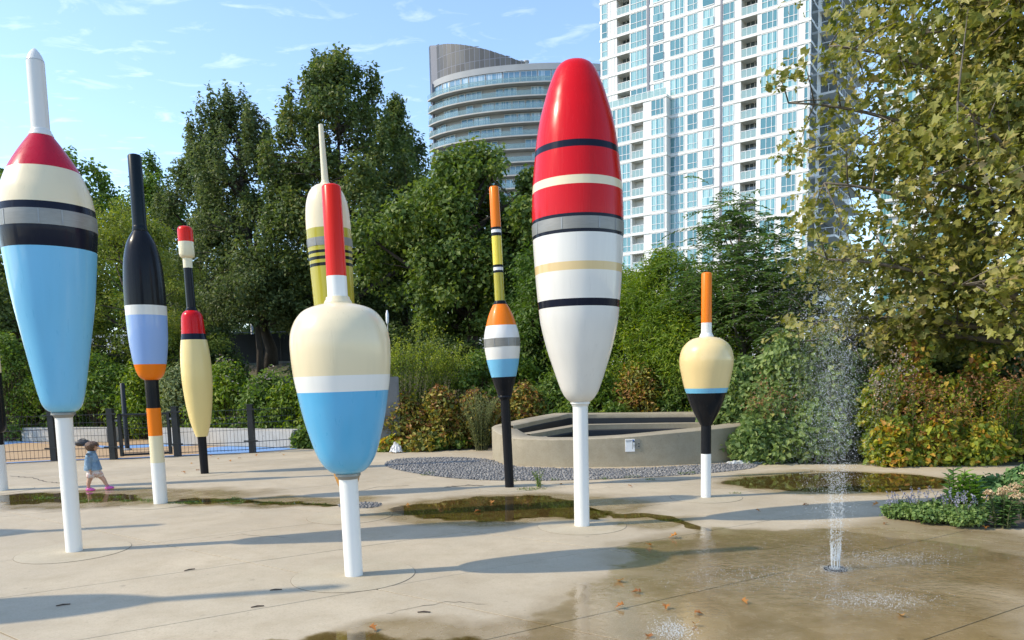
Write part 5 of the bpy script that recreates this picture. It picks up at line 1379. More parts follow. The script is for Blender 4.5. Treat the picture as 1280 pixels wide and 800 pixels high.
for i, (px, Y, yt, hw, n, d, m1, m2) in enumerate([(1100, 12.4, 432, 26, 12, 'tall pale seed-headed stems at the left end of the autumn hedge', 'sage', 'paleflower'), (1135, 12.0, 455, 32, 9, 'rusty seed-headed stems in front of the autumn hedge', 'mid', 'brownhead'), (1178, 11.9, 470, 34, 8, 'brown dried stems in front of the rust and gold hedge', 'rust', 'brownhead'), (1225, 11.9, 455, 36, 9, 'brown dried stems in front of the dark autumn vines', 'autumn', 'brownhead'), (1262, 12.0, 440, 30, 10, 'green weedy stems behind the flower bed', 'mid', 'brownhead'), (960, 12.9, 470, 34, 14, 'weedy stems with rusty heads by the plastic sheet', 'vine', 'brownhead'), (1010, 13.0, 430, 40, 18, 'pale weedy stems rising from the vine mounds', 'vine', None), (925, 14.0, 440, 30, 14, 'green weedy stems over the planter end', 'bright', None)]):
    stalks(d, 'tall_weed', px, Y, yt, hw, n, 290 + i, L[m1], L[m2] if m2 else None, .11, .32, 34, arch=.3, stem=STEM, tipn=30, tips=.07, depth=.4)

# ------------------------------------------------------------------ flower bed on the right
bedpts = pxs([(1116, 648), (1150, 653), (1220, 658), (1300, 662), (1400, 666), (1400, 604), (1250, 602), (1190, 616), (1145, 632), (1120, 643)])
t = NT('bed_soil'); f = t.noise(t.pos, 30, 4); t.pbr(t.mix(f, (.035, .026, .018), (.09, .07, .05)), .95, normal=t.bump(f, .6, .03))
flat('flower_bed', bedpts, .006, t.m, None, 5, 'structure')
def bedplant(label, name, px, py, hpx, hw, mat, n, nl, leaf, width, seed, tpl, rc, heads=None, hstem=None, zs=.9, cat='plant'):
    q = gp(px, py); return shrub(label, name, px, q.y, py - hpx, hw, mat, n, nl, leaf, width, seed, tpl, depth=.9, rc=rc, cat=cat, group='plants in the flower bed', z0=0.01, stemmat=STEM, zs=zs)
def spikes(root, rs, n, R, h, hv, mat):
    """upright flower spikes on thin stems"""
    mb = MB(); Pn, An, Nn, Sn, Vn = [], [], [], [], []
    for i in range(n):
        a_ = rs.uniform(0, 6.28); r_ = R * math.sqrt(rs.rand()); b = Vector((r_ * math.cos(a_), r_ * .8 * math.sin(a_), h * .5)); e = b + Vector((rs.normal() * .06, rs.normal() * .06, h * .5 * (1 - .5 * (r_ / R) ** 2) + hv * rs.uniform(.3, 1)))
        mb.tube([b, e], [.003, .0015], 3)
        for k in range(16):
            t_ = .45 + .55 * k / 16; Pn.append(b.lerp(e, t_)); An.append(rs.normal(size=3) + np.array([0, 0, .5])); Nn.append(rs.normal(size=3)); Sn.append(.017 * rs.uniform(.7, 1.4)); Vn.append(rs.rand())
    mb.build('flower_stems', STEM, root)
    link('flowers', leaf_mesh('flowers', np.array(Pn), np.array(An), np.array(Nn), np.array(Sn), .7, np.array(Vn), T_DIA), mat, root)['kind'] = 'stuff'
rs = np.random.RandomState(77)
for i, (px, py, hp, hw, d) in enumerate([(1132, 650, 26, 24, 'catmint mound with lavender spikes at the tip of the flower bed'), (1172, 655, 38, 28, 'catmint mound beside the milkweed stems'), (1212, 660, 40, 26, 'catmint mound next to the salmon sedum')]):
    r_ = bedplant(d, 'catmint', px, py - 3, hp, hw, L['catmint'], 70, 60, .036, .75, 300 + i, T_OVAL, (.05, .09)); R = hw * mpp(gp(px, py)); spikes(r_, rs, 15, R, hp * mpp(gp(px, py)), .10, L['lavender'])
def sedum(label, px, py, hpx, hw, seed, nst):
    rs = np.random.RandomState(seed); q = gp(px, py); s_ = mpp(q); h = hz(Vector((q.x, q.y, 0)), py - hpx); R = hw * s_
    root = empty('sedum', (q.x, q.y, .004), 0, label, 'plant', 'plants in the flower bed'); mb = MB(); A_ = [[], [], [], [], []]; Bq = [[], [], [], [], []]
    for i in range(nst):
        a_ = rs.uniform(0, 6.28); r_ = R * math.sqrt(rs.rand()); hh = h * rs.uniform(.7, 1) * (1 - .3 * (r_ / R) ** 2); e = Vector((r_ * math.cos(a_), r_ * math.sin(a_) * .8, hh)); b = Vector((e.x * .5, e.y * .5, -.01)); pts = bezier(b, Vector((b.x, b.y, hh * .6)), e, 6)
        mb.tube(pts, [.008, .007, .007, .006, .005, .004], 5)
        for k in range(14):
            t_ = .1 + .8 * k / 14; j = min(4, int(t_ * 5)); an = k * 2.4 + i; A_[0].append(pts[j].lerp(pts[j + 1], t_ * 5 - j)); A_[1].append((math.cos(an), math.sin(an), .25)); A_[2].append((-math.cos(an) * .4, -math.sin(an) * .4, 1)); A_[3].append(.085 * rs.uniform(.7, 1.2)); A_[4].append(rs.rand())
        for k in range(70):
            a2 = rs.uniform(0, 6.28); r2 = .05 * math.sqrt(rs.rand()); Bq[0].append(e + Vector((r2 * math.cos(a2), r2 * math.sin(a2), .02 + .02 * (1 - (r2 / .05) ** 2) + rs.normal() * .006))); Bq[1].append(rs.normal(size=3)); Bq[2].append((rs.normal() * .4, rs.normal() * .4, 1)); Bq[3].append(.016 * rs.uniform(.7, 1.3)); Bq[4].append(rs.rand())
    mb.build('stems', STEM, root)
    link('leaves', leaf_mesh('leaves', np.array(A_[0]), np.array(A_[1]), np.array(A_[2]), np.array(A_[3]), .75, np.array(A_[4]), T_OVAL), L['sedum'], root)
    link('flower_heads', leaf_mesh('flower_heads', np.array(Bq[0]), np.array(Bq[1]), np.array(Bq[2]), np.array(Bq[3]), 1.0, np.array(Bq[4]), T_DIA), L['pinkhead'], root)['kind'] = 'stuff'
sedum('sedum with salmon pink flower heads at the corner of the flower bed', 1253, 660, 50, 26, 311, 14)
sedum('sedum with salmon heads behind the corner sedum', 1287, 650, 58, 24, 312, 11)
def milkweed(label, px, py, hpx, seed, n=5):
    rs = np.random.RandomState(seed); q = gp(px, py); h = hz(Vector((q.x, q.y, 0)), py - hpx); root = empty('milkweed', (q.x, q.y, .004), 0, label, 'plant', 'plants in the flower bed'); mb = MB(); A_ = [[], [], [], [], []]
    for i in range(n):
        e = Vector((rs.normal() * .11, rs.normal() * .08, h * rs.uniform(.75, 1))); b = Vector((e.x * .5, e.y * .5, -.01)); mb.tube([b, (b + e) / 2, e], [.008, .007, .004], 5)
        for k in range(9):
            t_ = .25 + .75 * k / 9
            for sg in (0, math.pi):
                an = k * 1.57 + sg + i; A_[0].append(b.lerp(e, t_)); A_[1].append((math.cos(an), math.sin(an), .5)); A_[2].append((-math.cos(an) * .5, -math.sin(an) * .5, 1)); A_[3].append(.15 * rs.uniform(.8, 1.1) * (1.15 - .45 * t_)); A_[4].append(rs.rand())
    mb.build('stems', STEM, root); link('leaves', leaf_mesh('leaves', np.array(A_[0]), np.array(A_[1]), np.array(A_[2]), np.array(A_[3]), .42, np.array(A_[4]), T_OVAL), L['milkweed'], root)
milkweed('bright green milkweed rising behind the catmint', 1196, 640, 54, 321); milkweed('second bright milkweed between catmint and sedum', 1222, 642, 50, 322)
for i, (px, py, hp, hw, d) in enumerate([(1245, 630, 48, 30, 'dark leafy plant behind the salmon sedum'), (1278, 632, 66, 26, 'dark leafy plant at the corner behind both sedums'), (1215, 634, 30, 22, 'dark low plant behind the milkweed')]):
    bedplant(d, 'leafy_plant', px, py, hp, hw, L['sedum'], 30, 60, .07, .6, 330 + i, T_OVAL, (.07, .12))

# weeds growing in the joints
def tuft(px, py, r, h, n, seed, label='small green weed growing in a plaza joint'):
    rs = np.random.RandomState(seed); q = gp(px, py); a_ = rs.uniform(0, 6.28, n); rr = r * np.sqrt(rs.rand(n)); p = np.stack([rr * np.cos(a_), rr * .5 * np.sin(a_), np.zeros(n)], 1); ax = np.stack([rs.normal(size=n) * .7, rs.normal(size=n) * .7, np.ones(n)], 1); nr = unit(rs.normal(size=(n, 3)))
    o = link('weed', leaf_mesh('weed', p, ax, nr, h * rs.uniform(.5, 1.1, n), .13, rs.rand(n), T_BLADE), L['grass'], None, (q.x, q.y, .001)); tag(o, label, 'plant', 'weeds in the plaza joints')
for i, (px, py, r, h, n) in enumerate([(534, 594, .12, .04, 50), (538, 592, .1, .05, 40), (642, 602, .06, .05, 25), (694, 600.5, .08, .05, 30), (756, 599, .1, .05, 40), (790, 597, .14, .05, 60), (858, 593, .12, .06, 60), (865, 592, .08, .05, 40), (920, 617, .08, .04, 30), (145, 622, .10, .04, 60), (185, 626, .12, .05, 70), (158, 627, .08, .04, 40), (296, 623, .07, .04, 30), (235, 629.5, .12, .04, 60), (812, 600, .08, .05, 30)]):
    tuft(px, py, r, h, n, 400 + i)
stalks('leafy weed growing at the foot of the thin antenna float', 'tall_weed', 672, gp(672, 609).y, 580, 9, 8, 420, L['milkweed'], None, .06, .25, 16, z0=0.0, spread=.3)
tuft(664, 612, .22, .05, 120, 421, 'flat patch of green weed beside the antenna float')

# algae mats in the puddles
rs = np.random.RandomState(66)
for i, pts in enumerate([[(20, 624), (50, 619), (80, 620), (78, 627), (40, 629)], [(135, 622), (165, 620), (195, 624), (190, 630), (150, 629)], [(270, 626), (290, 623), (310, 627), (300, 631), (275, 631)], [(205, 628), (235, 626), (260, 629), (240, 632), (210, 631)], [(95, 626), (120, 624), (135, 627), (110, 630)], [(310, 627), (370, 628), (424, 631), (420, 633), (360, 631)]]):
    q = np.array(pxs(pts)); lo, hi = q.min(0), q.max(0); m = 26; c = rs.rand(m, 2) * (hi - lo) + lo; k = rs.randint(0, 9, 320); p = c[k] + rs.normal(size=(320, 2)) * np.array([.08, .035]); p = p[inside(q, p[:, 0], p[:, 1])]; n = len(p)
    o = link('algae', leaf_mesh('algae', np.column_stack([p, .006 + .004 * rs.rand(n)]), rs.normal(size=(n, 3)) * np.array([1, 1, .25]), np.array([0, 0, 1]) + rs.normal(size=(n, 3)) * .3, .03 * rs.uniform(.5, 1.3, n), .6, rs.rand(n), T_DIA), L['grass']); tag(o, kind='stuff')

# ================================================================== the toddler
def skinned(name, verts, edges, radii, mat, parent, sub=2, root=0):
    me = bpy.data.meshes.new(name); me.from_pydata([tuple(v) for v in verts], edges, []); me.update()
    o = bpy.data.objects.new(name, me); COL.objects.link(o)
    m1 = o.modifiers.new('skin', 'SKIN'); m1.branch_smoothing = .4; m1.use_smooth_shade = True
    if not me.skin_vertices:
        bm = bmesh.new(); bm.from_mesh(me); bm.verts.layers.skin.verify(); bm.to_mesh(me); bm.free()
    for i, sv in enumerate(me.skin_vertices[0].data):
        r_ = radii[i]; sv.radius = r_ if hasattr(r_, '__len__') else (r_, r_); sv.use_root = (i == root)
    m2 = o.modifiers.new('sub', 'SUBSURF'); m2.levels = sub; m2.render_levels = sub
    dg = bpy.context.evaluated_depsgraph_get(); ev = o.evaluated_get(dg); nm = bpy.data.meshes.new_from_object(ev)
    bpy.data.objects.remove(o); nm.name = name
    nm.polygons.foreach_set('use_smooth', [True] * len(nm.polygons)); nm.materials.clear()
    return link(name, nm, mat, parent)
t = NT('skin'); t.pbr(t.mix(t.noise(t.obj, 14, 3), (.50, .28, .18), (.60, .36, .25)), .5); M_SKIN = t.m
t = NT('denim'); f = t.noise(t.mapv(t.obj, scale=(40, 40, 8)), 4, 4); g_ = t.noise(t.obj, 9, 4); t.pbr(t.mix(t.rng(g_, .35, .7), t.mix(f, (.09, .17, .27), (.17, .28, .40)), (.30, .42, .52)), .85, normal=t.bump(g_, .9, .04)); M_DENIM = t.m
t = NT('floral_cloth'); f = t.noise(t.obj, 26, 3); t.pbr(t.ramp(f, [(0, (.45, .20, .18)), (.42, (.62, .38, .33)), (.5, (.74, .66, .60)), (.62, (.70, .62, .58)), (.7, (.32, .25, .33))]), .85); M_FLORAL = t.m
t = NT('hair'); f = t.noise(t.mapv(t.obj, scale=(30, 30, 3)), 4, 4); t.pbr(t.mix(f, (.05, .025, .013), (.17, .085, .042)), .45, normal=t.bump(f, .8, .02)); M_HAIR = t.m
M_PINK = m_plain('pink_rubber', (.62, .10, .36), .45)
M_WSHIRT = m_plain('white_shirt', (.75, .74, .72), .8)
q = gp(119.5, 613.2)
kid = empty('person', (q.x, q.y, .0045), rad(8), 'toddler in denim jacket, floral shorts and pink shoes walking through the puddle', 'person')
kid.scale = (.88, .88, .88)
V_, E_, R_ = [], [], []
def vtx(p, r, prev=None):
    V_.append(p); R_.append(r)
    if prev is not None: E_.append((prev, len(V_) - 1))
    return len(V_) - 1
pel = vtx((0, 0, .345), (.088, .075)); che = vtx((-.012, 0, .48), (.085, .075), pel); uch = vtx((-.018, 0, .60), (.078, .065), che); nk = vtx((-.008, 0, .682), .038, uch)
h1 = vtx((.012, 0, .722), (.062, .062), nk); h2 = vtx((.020, 0, .775), (.090, .082), h1); h3 = vtx((.012, 0, .822), (.070, .068), h2)
for s_, hipx, kx, kz, ax_, az in ((-1, -.02, -.075, .172, -.09, .065), (1, .03, .135, .178, .178, .072)):
    a_ = vtx((hipx, .048 * s_, .30), .062, pel); b_ = vtx((kx, .05 * s_, kz), .038, a_); c_ = vtx(((kx + ax_) / 2 - .008, .05 * s_, (kz + az) / 2), .036, b_); d_ = vtx((ax_, .05 * s_, az), .025, c_); vtx((ax_ + .012, .05 * s_, .035), .026, d_)
for s_ in (-1, 1):
    a_ = vtx((-.02, .078 * s_, .605), .034, uch); b_ = vtx((-.035, .118 * s_, .50), .031, a_); c_ = vtx((-.018, .122 * s_, .385), .021, b_); d_ = vtx((-.010, .122 * s_, .350), (.020, .013), c_)
    for k, (dx_, dz_, sx_) in enumerate(((.016, -.036, .012), (.006, -.042, .006), (-.004, -.040, -.002), (-.013, -.034, -.010))):
        m_ = vtx((-.010 + dx_ * .75, .122 * s_, .335 + dz_ * .35), .0062, d_); vtx((-.010 + dx_ * 1.0 + .004, .120 * s_, .335 + dz_), .0052, m_)
    th = vtx((.010, .118 * s_, .348), .0066, d_); vtx((.020, .114 * s_, .328), .0055, th)
skinned('body', V_, E_, R_, M_SKIN, kid, 2)
def ellips(c, r, mat, name, sub=2, par=kid):
    bm = bmesh.new(); bmesh.ops.create_icosphere(bm, subdivisions=sub, radius=1)
    for v in bm.verts: v.co = Vector((c[0] + v.co.x * r[0], c[1] + v.co.y * r[1], c[2] + v.co.z * r[2]))
    me = bpy.data.meshes.new(name); bm.to_mesh(me); bm.free(); me.polygons.foreach_set('use_smooth', [True] * len(me.polygons)); return link(name, me, mat, par)
ellips((.112, 0, .762), (.014, .011, .011), M_SKIN, 'nose'); M_EYE = m_plain('eye_dark', (.02, .012, .01), .2); M_LIP = m_plain('lip', (.42, .14, .13), .5)
for s_ in (-1, 1):
    ellips((.096, .036 * s_, .782), (.008, .012, .008), M_EYE, 'eye'); ellips((.012, .088 * s_, .768), (.016, .009, .024), M_SKIN, 'ear')
ellips((.098, 0, .732), (.008, .022, .005), M_LIP, 'mouth')
# bob of brown hair, open at the face
bm = bmesh.new(); bmesh.ops.create_uvsphere(bm, u_segments=36, v_segments=24, radius=1)
for v in list(bm.verts):
    x, y, z = v.co
    px_, py_, pz_ = .002 + x * .106, y * .106, .792 + z * .078
    if z < 0: pz_ = .792 + z * .118 ; px_ = .002 + x * .112 * (1 - .12 * z * z)
    j = .006 * math.sin(12 * math.atan2(y, x) + 3 * z) + .003 * math.sin(31 * math.atan2(y, x))
    v.co = Vector((px_ + x * j, py_ + y * j, pz_))
bmesh.ops.delete(bm, geom=[f for f in bm.faces if (f.calc_center_median().x > .066 and f.calc_center_median().z < .796) or f.calc_center_median().z < .690 or (f.calc_center_median().x > .05 and f.calc_center_median().z < .75)], context='FACES')
me = bpy.data.meshes.new('hair'); bm.to_mesh(me); bm.free(); o = link('hair', me, M_HAIR, kid); me.polygons.foreach_set('use_smooth', [True] * len(me.polygons))
sd = o.modifiers.new('thick', 'SOLIDIFY'); sd.thickness = .014; sd.offset = -1
def loft(mb, rings, n=20, wob=0.0):
    vs_ = []; fs_ = []
    for k, (cx, cy2, z, rx, ry) in enumerate(rings):
        for i in range(n):
            a_ = 6.2832 * i / n; w_ = 1 + wob * math.sin(5 * a_ + k) * (k < 3); vs_.append((cx + rx * w_ * math.cos(a_), cy2 + ry * w_ * math.sin(a_), z))
    for k in range(len(rings) - 1):
        for i in range(n): fs_.append((k * n + i, k * n + (i + 1) % n, (k + 1) * n + (i + 1) % n, (k + 1) * n + i))
    mb.add(vs_, fs_)
mb = MB(); loft(mb, [(-.012, 0, .362, .128, .108), (-.012, 0, .365, .142, .122), (-.013, 0, .40, .142, .121), (-.016, 0, .47, .126, .112), (-.02, 0, .55, .110, .102), (-.02, 0, .62, .092, .093), (-.016, 0, .66, .066, .066), (-.010, 0, .685, .050, .050), (-.006, 0, .700, .052, .053), (-.006, 0, .690, .058, .058)], 24, .035)
for s_ in (-1, 1): mb.tube([(-.02, .055 * s_, .655), (-.021, .082 * s_, .635), (-.024, .104 * s_, .595), (-.036, .124 * s_, .50), (-.026, .126 * s_, .44), (-.020, .126 * s_, .392), (-.019, .126 * s_, .382)], [.040, .056, .055, .047, .042, .038, .031], 14)
sharp(mb.build('jacket', M_DENIM, kid), 60)
jk = [o_ for o_ in kid.children if o_.name.startswith('jacket')][0]
loftc = MB(); loft(loftc, [(-.006, 0, .684, .058, .060), (-.004, 0, .700, .066, .066), (-.004, 0, .682, .072, .072)], 20); loftc.build('collar', M_DENIM, jk, True)
loftc = MB(); loft(loftc, [(-.012, 0, .360, .1445, .1245), (-.012, 0, .388, .1455, .1250)], 24); loftc.build('hem_band', M_DENIM, jk, True)
mb = MB(); loft(mb, [(-.005, 0, .335, .108, .10), (-.008, 0, .35, .112, .102), (-.01, 0, .375, .110, .10)], 20); sharp(mb.build('shirt_hem', M_WSHIRT, kid), 60)
mb = MB(); loft(mb, [(.005, 0, .262, .075, .085), (.005, 0, .275, .112, .105), (.003, 0, .31, .120, .108), (0, 0, .352, .108, .10)], 22, .02)
for s_, x0, x1 in ((-1, -.025, -.045), (1, .035, .072)): mb.tube([(x0, .05 * s_, .315), ((x0 + x1) / 2, .052 * s_, .275), (x1, .053 * s_, .236), (x1, .053 * s_, .232)], [.070, .074, .066, .056], 14)
sharp(mb.build('shorts', M_FLORAL, kid), 60)
for s_, x0, pit in ((-1, -.09, 0), (1, .186, .10)):
    bm = bmesh.new(); bmesh.ops.create_icosphere(bm, subdivisions=3, radius=1)
    for v in bm.verts:
        x, y, z = v.co; xx = x * .082; hh = .052 if x < -.1 else .052 - .018 * (x + .1)
        z2 = max(z, -.62); v.co = Vector((x0 + .028 + xx, .05 * s_ + y * (.034 if x < 0 else .040), .026 + z2 * (.026 if z < 0 else hh * .85) + pit * 0))
    mn = min(v.co.z for v in bm.verts)
    for v in bm.verts: v.co.z += -mn + .001 + (max(0, v.co.x - x0) * pit)
    me = bpy.data.meshes.new('shoe'); bm.to_mesh(me); bm.free(); me.polygons.foreach_set('use_smooth', [True] * len(me.polygons)); sh = link('shoe', me, M_PINK, kid)
    MB().tube([(x0 - .03, .05 * s_ - .036, .045), (x0 + .005, .05 * s_ - .03, .075), (x0 + .02, .05 * s_, .082), (x0 + .005, .05 * s_ + .03, .075), (x0 - .03, .05 * s_ + .036, .045)], .006, 6).build('strap', M_PINK, sh)

# ================================================================== ground-level water jet
q = gp(1044, 712); JX, JY = q.x, q.y
noz = empty('fountain_nozzle', (JX, JY, .0), 0, 'round dark metal ground nozzle under the water jet', 'fountain')
MB().lathe([(.088, .0), (.088, .011), (.082, .014), (.062, .014), (.060, .008)], 32).build('ring', M_BLACKM, noz)
MB().lathe([(.060, .0), (.060, .0085)], 24, cap1=True).build('grate', M_BLACKM, noz)
for k in range(6):
    a_ = k * math.pi / 3; MB().lathe([(.007, .006), (.006, .02)], 10, (.032 * math.cos(a_), .032 * math.sin(a_)), cap1=True).build('jet_hole', M_GREYM, noz)
t = NT('water_drops'); pr = t.pbr((.90, .94, .96), .12, spec=.8); tr = t.n('ShaderNodeBsdfTransparent'); tl = t.n('ShaderNodeBsdfTranslucent'); tl.inputs[0].default_value = (.9, .94, .96, 1)
m1 = t.n('ShaderNodeMixShader'); m1.inputs[0].default_value = .45; t.l(pr.outputs[0], m1.inputs[1]); t.l(tl.outputs[0], m1.inputs[2])
m2 = t.n('ShaderNodeMixShader'); m2.inputs[0].default_value = .38; t.l(m1.outputs[0], m2.inputs[1]); t.l(tr.outputs[0], m2.inputs[2]); t.l(m2.outputs[0], t.out.inputs[0]); M_DROP = t.m
rs = np.random.RandomState(55)
def drops(name, Pp, rad_, el, label, cat='water'):
    n = len(Pp); S = np.stack([rad_, rad_, rad_ * el], 1)
    o = link(name, scatter_solid(Pp, S, rs.uniform(0, 6.28, n), OCT_V, OCT_F, True, None, name), M_DROP); return tag(o, label, cat, kind='stuff')
n = 7500; k = rs.randint(0, 9, n); an = k * 2 * math.pi / 9 + rs.normal(size=n) * .4; tt = .05 + rs.rand(n) ** .8 * 1.15; v0 = 5.75 + rs.normal(size=n) * .6
sp_ = (.10 + .06 * (k % 3)) * (1 + rs.normal(size=n) * .45); z = v0 * tt - 4.905 * tt ** 2; x = JX + np.cos(an) * (.03 + sp_ * tt) - .05 * tt ** 2 + rs.normal(size=n) * .02 * tt; y = JY + np.sin(an) * (.03 + sp_ * tt) + rs.normal(size=n) * .02 * tt
ok = z > .02; Pj = np.stack([x, y, z], 1)[ok]
drops('water_spray', Pj, rs.uniform(.0007, .0023, len(Pj)) * (1 + .5 * (rs.rand(len(Pj)) > .93)), 1 + 1.2 * rs.rand(len(Pj)), 'sparkling spray of water drops rising from the ground nozzle')
n = 2600; k = rs.randint(0, 9, n); an = k * 2 * math.pi / 9 + rs.normal(size=n) * .45; tt = .012 + rs.rand(n) ** 1.7 * .15; sp_ = (.14 + .08 * (k % 3)) * (1 + rs.normal(size=n) * .45)
Pj = np.stack([JX + np.cos(an) * (.03 + sp_ * tt), JY + np.sin(an) * (.03 + sp_ * tt), .01 + 6.0 * tt - 4.905 * tt ** 2], 1)
drops('water_spray', Pj, rs.uniform(.001, .0026, n), 1.2 + 1.2 * rs.rand(n), 'dense white lower column of the water jet')
mb = MB()
for k in range(9):
    an = k * 2 * math.pi / 9; sp_ = .10 + .05 * (k % 3); pts = []
    for tt in np.linspace(0, .035, 7): pts.append((JX + math.cos(an) * (.03 + sp_ * tt) + rs.normal() * .003, JY + math.sin(an) * (.03 + sp_ * tt), .012 + 6.25 * tt - 4.9 * tt * tt))
    mb.tube(pts, [.0028, .0032, .0022, .0027, .0016, .002, .0006], 5)
o = mb.build('water_jet', M_DROP, None, True); tag(o, 'white streams of water leaving the ground nozzle', 'water', kind='stuff')
n = 13000; hgt_ = rs.beta(2.0, 1.6, n) * 2.5; drift = np.abs(rs.normal(size=n)) * .22 * (.3 + hgt_ / 2.2)
Pm = np.stack([JX + .05 - drift * 1.0 + rs.normal(size=n) * .10, JY + rs.normal(size=n) * .22, hgt_ + .03], 1)
drops('water_mist', Pm, rs.uniform(.0008, .0018, n), np.ones(n), 'fine drifting mist of droplets around the jet')
Pl = []
for px_, py_, sx_, sy_, m in ((960, 722, .40, .20, 900), (1110, 700, .28, .14, 1100), (1092, 752, .20, .11, 1200), (842, 790, .07, .10, 1000), (1044, 713, .06, .05, 700), (1010, 700, .7, .4, 350)):
    q = gp(px_, py_); a_ = np.stack([q.x + rs.normal(size=m) * sx_, q.y + rs.normal(size=m) * sy_, .005 + np.abs(rs.normal(size=m)) * .012], 1); Pl.append(a_)
Pl = np.concatenate(Pl); drops('water_splash', Pl, rs.uniform(.0012, .0030, len(Pl)), .8 + .6 * rs.rand(len(Pl)), 'splashing droplets bouncing on the wet concrete')

# ================================================================== litter, leaves and things on the bank
lm = []
for s_ in range(4):
    r_ = np.random.RandomState(500 + s_); tv = T_PLANE[0].copy(); tv[:, 2] += .25 * np.sin(tv[:, 0] * 3 + s_) * .6 + .35 * np.abs(tv[:, 1]) * (.4 + .3 * s_); tv[:, 2] -= tv[:, 2].min(); tv[:, 2] += .01
    lm.append(mesh_np('fallen_leaf', tv, T_PLANE[1], False, np.full(len(tv), .15 + .25 * s_)))
rg = random.Random(8)
spots = [(868, 768), (833, 760), (870, 784), (773, 729), (801, 742), (780, 761), (927, 754), (1128, 772), (812, 798), (462, 788), (809, 684), (1167, 651), (1107, 655), (1232, 661), (616, 629), (512, 632), (600, 640), (786, 609), (846, 673), (238, 580), (248, 588), (263, 571), (287, 577), (355, 569), (300, 573), (228, 592), (1098, 633), (700, 606), (1010, 632), (945, 640), (322, 570), (272, 574), (350, 566)]
for i, (px_, py_) in enumerate(spots):
    q = gp(px_, py_); o = link('fallen_leaf', lm[i % 4], L['fallen'], None, (q.x, q.y, .005)); s_ = rg.uniform(.05, .085); o.scale = (s_, s_, s_); o.rotation_euler = (0, 0, rg.uniform(0, 6.28)); tag(o, 'small dry brown leaf lying on the plaza', 'leaf', 'fallen leaves on the plaza')
M_TWIG = m_plain('twig', (.06, .04, .03), .8)
for px_, py_, a_ in ((322, 759, .4), (530, 766, 0), (79, 757, .5), (237, 713, .8), (345, 738, .2)):
    q = gp(px_, py_); o = MB().tube([(-.045, 0, .006), (0, .006, .008), (.045, -.004, .006)], [.004, .006, .004], 5).build('twig', M_TWIG, None, False, (q.x, q.y, 0)); o.rotation_euler = (0, 0, a_); tag(o, 'short dark twig lying on the dry concrete', 'twig', 'twigs on the plaza')
# crumpled clear plastic
def crumple(label, name, px_, py_, wx, wy, h, seed, mat):
    q = gp(px_, py_); r_ = np.random.RandomState(seed); n = 14; xs, ys = np.meshgrid(np.linspace(-1, 1, n), np.linspace(-1, 1, n)); ed = (1 - np.maximum(np.abs(xs), np.abs(ys)) ** 2)
    zz_ = (r_.rand(n, n) * .8 + .2) * h * (.15 + .85 * ed) + .004; v = np.stack([xs * wx + r_.normal(size=(n, n)) * wx * .06, ys * wy * (1 - .3 * np.abs(xs)) + r_.normal(size=(n, n)) * wy * .08, zz_], -1).reshape(-1, 3); ii = np.arange(n * n).reshape(n, n)
    o = link(name, mesh_np(name, v, np.stack([ii[:-1, :-1], ii[:-1, 1:], ii[1:, 1:], ii[1:, :-1]], -1).reshape(-1, 4)), mat, None, (q.x, q.y, float(max(0, hgt(q.x, q.y))))); tag(o, label, 'litter'); sd = o.modifiers.new('thick', 'SOLIDIFY'); sd.thickness = .002
t = NT('plastic_film'); pr = t.pbr((.80, .82, .83), .2); tr = t.n('ShaderNodeBsdfTransparent'); mx = t.n('ShaderNodeMixShader'); mx.inputs[0].default_value = .35; t.l(pr.outputs[0], mx.inputs[1]); t.l(tr.outputs[0], mx.inputs[2]); t.l(mx.outputs[0], t.out.inputs[0]); M_FILM = t.m
crumple('crumpled clear plastic sheet on the ground at the hedge foot', 'plastic_sheet', 942, 579, .42, .16, .08, 3, M_FILM)
crumple('crumpled white paper litter under the rust shrubs', 'paper_litter', 495, 566, .13, .12, .26, 4, M_WSHIRT)
# grey cabinet in the shrubs
M_CABINET = m_plain('cabinet_grey', (.15, .155, .155), .5)
q = atY(484, 480, 16.9); z = float(hgt(q.x, 16.9)); cb = empty('utility_cabinet', (q.x, 16.9, z - .02), .15, 'grey utility cabinet in the shrubs behind the pear-shaped float', 'cabinet'); hc = hz(Vector((q.x, 16.9, z)), 470)
bevel(MB().box(-.26, .26, -.15, .15, 0, hc).build('case', M_CABINET, cb), .012); MB().box(-.22, .22, -.158, -.149, .08, hc - .08).build('door', M_CABINET, cb); MB().box(.15, .18, -.17, -.157, hc * .5, hc * .5 + .12).build('handle', M_BLACKM, cb)
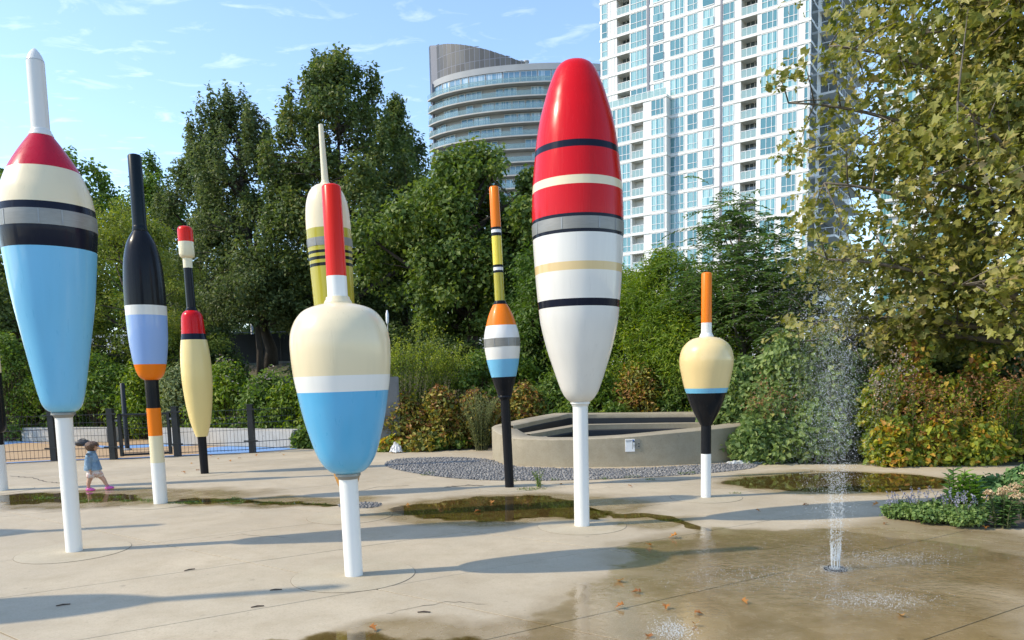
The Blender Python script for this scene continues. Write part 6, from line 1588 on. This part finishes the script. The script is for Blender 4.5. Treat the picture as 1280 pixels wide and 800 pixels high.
# dark screened fence on the bank
def bankp(px_, Y): q_ = atY(px_, 430, Y); return Vector((q_.x, Y, float(hgt(q_.x, Y))))
a_, b_ = bankp(262, 37.5), bankp(440, 37.5); sf = empty('screened_fence', (0, 0, 0), 0, 'dark screened fence on the bank behind the forked trunk', 'fence'); hS = hz(a_, 417)
for i in range(7):
    p_ = a_.lerp(b_, i / 6); MB().lathe([(.04, p_.z - .1), (.04, p_.z + hS)], 8, (p_.x, p_.y), cap1=True).build('post', M_BLACKM, sf)
    if i < 6:
        p2 = a_.lerp(b_, (i + 1) / 6); MB().obox((p_.x + .04, p_.y), (p2.x - .04, p2.y), .03, p_.z + .05, p_.z + hS - .08).build('screen_panel', M_DARKLINING, sf)
MB().tube([a_ + Vector((0, 0, hS)), b_ + Vector((0, 0, hS))], .03, 6).build('top_rail', M_GREYM, sf)
# pale lamp posts
def lamp(label, px_, Y, yt, r=.06):
    b = bankp(px_, Y); h = hz(b, yt); o = empty('lamp_post', b, 0, label, 'lamp post'); MB().lathe([(r * 1.6, -.05), (r * 1.6, .25), (r, .3), (r * .7, h)], 12, cap1=True).build('pole', M_GREYM, o, True); MB().lathe([(r, h), (r * 2.2, h + .08), (r * 2.4, h + .3), (r * .8, h + .42)], 12, cap0=True, cap1=True).build('lamp_head', M_WHITEM, o, True)
lamp('pale lamp post on the bank left of the forked trunk', 316, 42, 384, .09); lamp('thin dark-headed lamp post behind the autumn hedge', 1266, 17, 424, .045); lamp('thin pale post beside the shoulder of the pear-shaped float', 485.5, 22, 406, .02)
# white handrail on the bank behind the slim float
a_, b_ = bankp(118, 33), bankp(172, 33); hr_ = empty('handrail', (0, 0, 0), 0, 'pale wooden handrail on the bank beyond the slim cornflower float', 'railing'); hh = hz(a_, 422)
for i in range(4):
    p_ = a_.lerp(b_, i / 3); MB().box(p_.x - .07, p_.x + .07, p_.y - .06, p_.y + .06, p_.z - .1, p_.z + hh).build('post', M_WHITEM, hr_)
MB().obox((a_.x - .2, a_.y), (b_.x + .2, b_.y), .16, a_.z + hh, a_.z + hh + .10).build('rail', M_WHITEM, hr_)
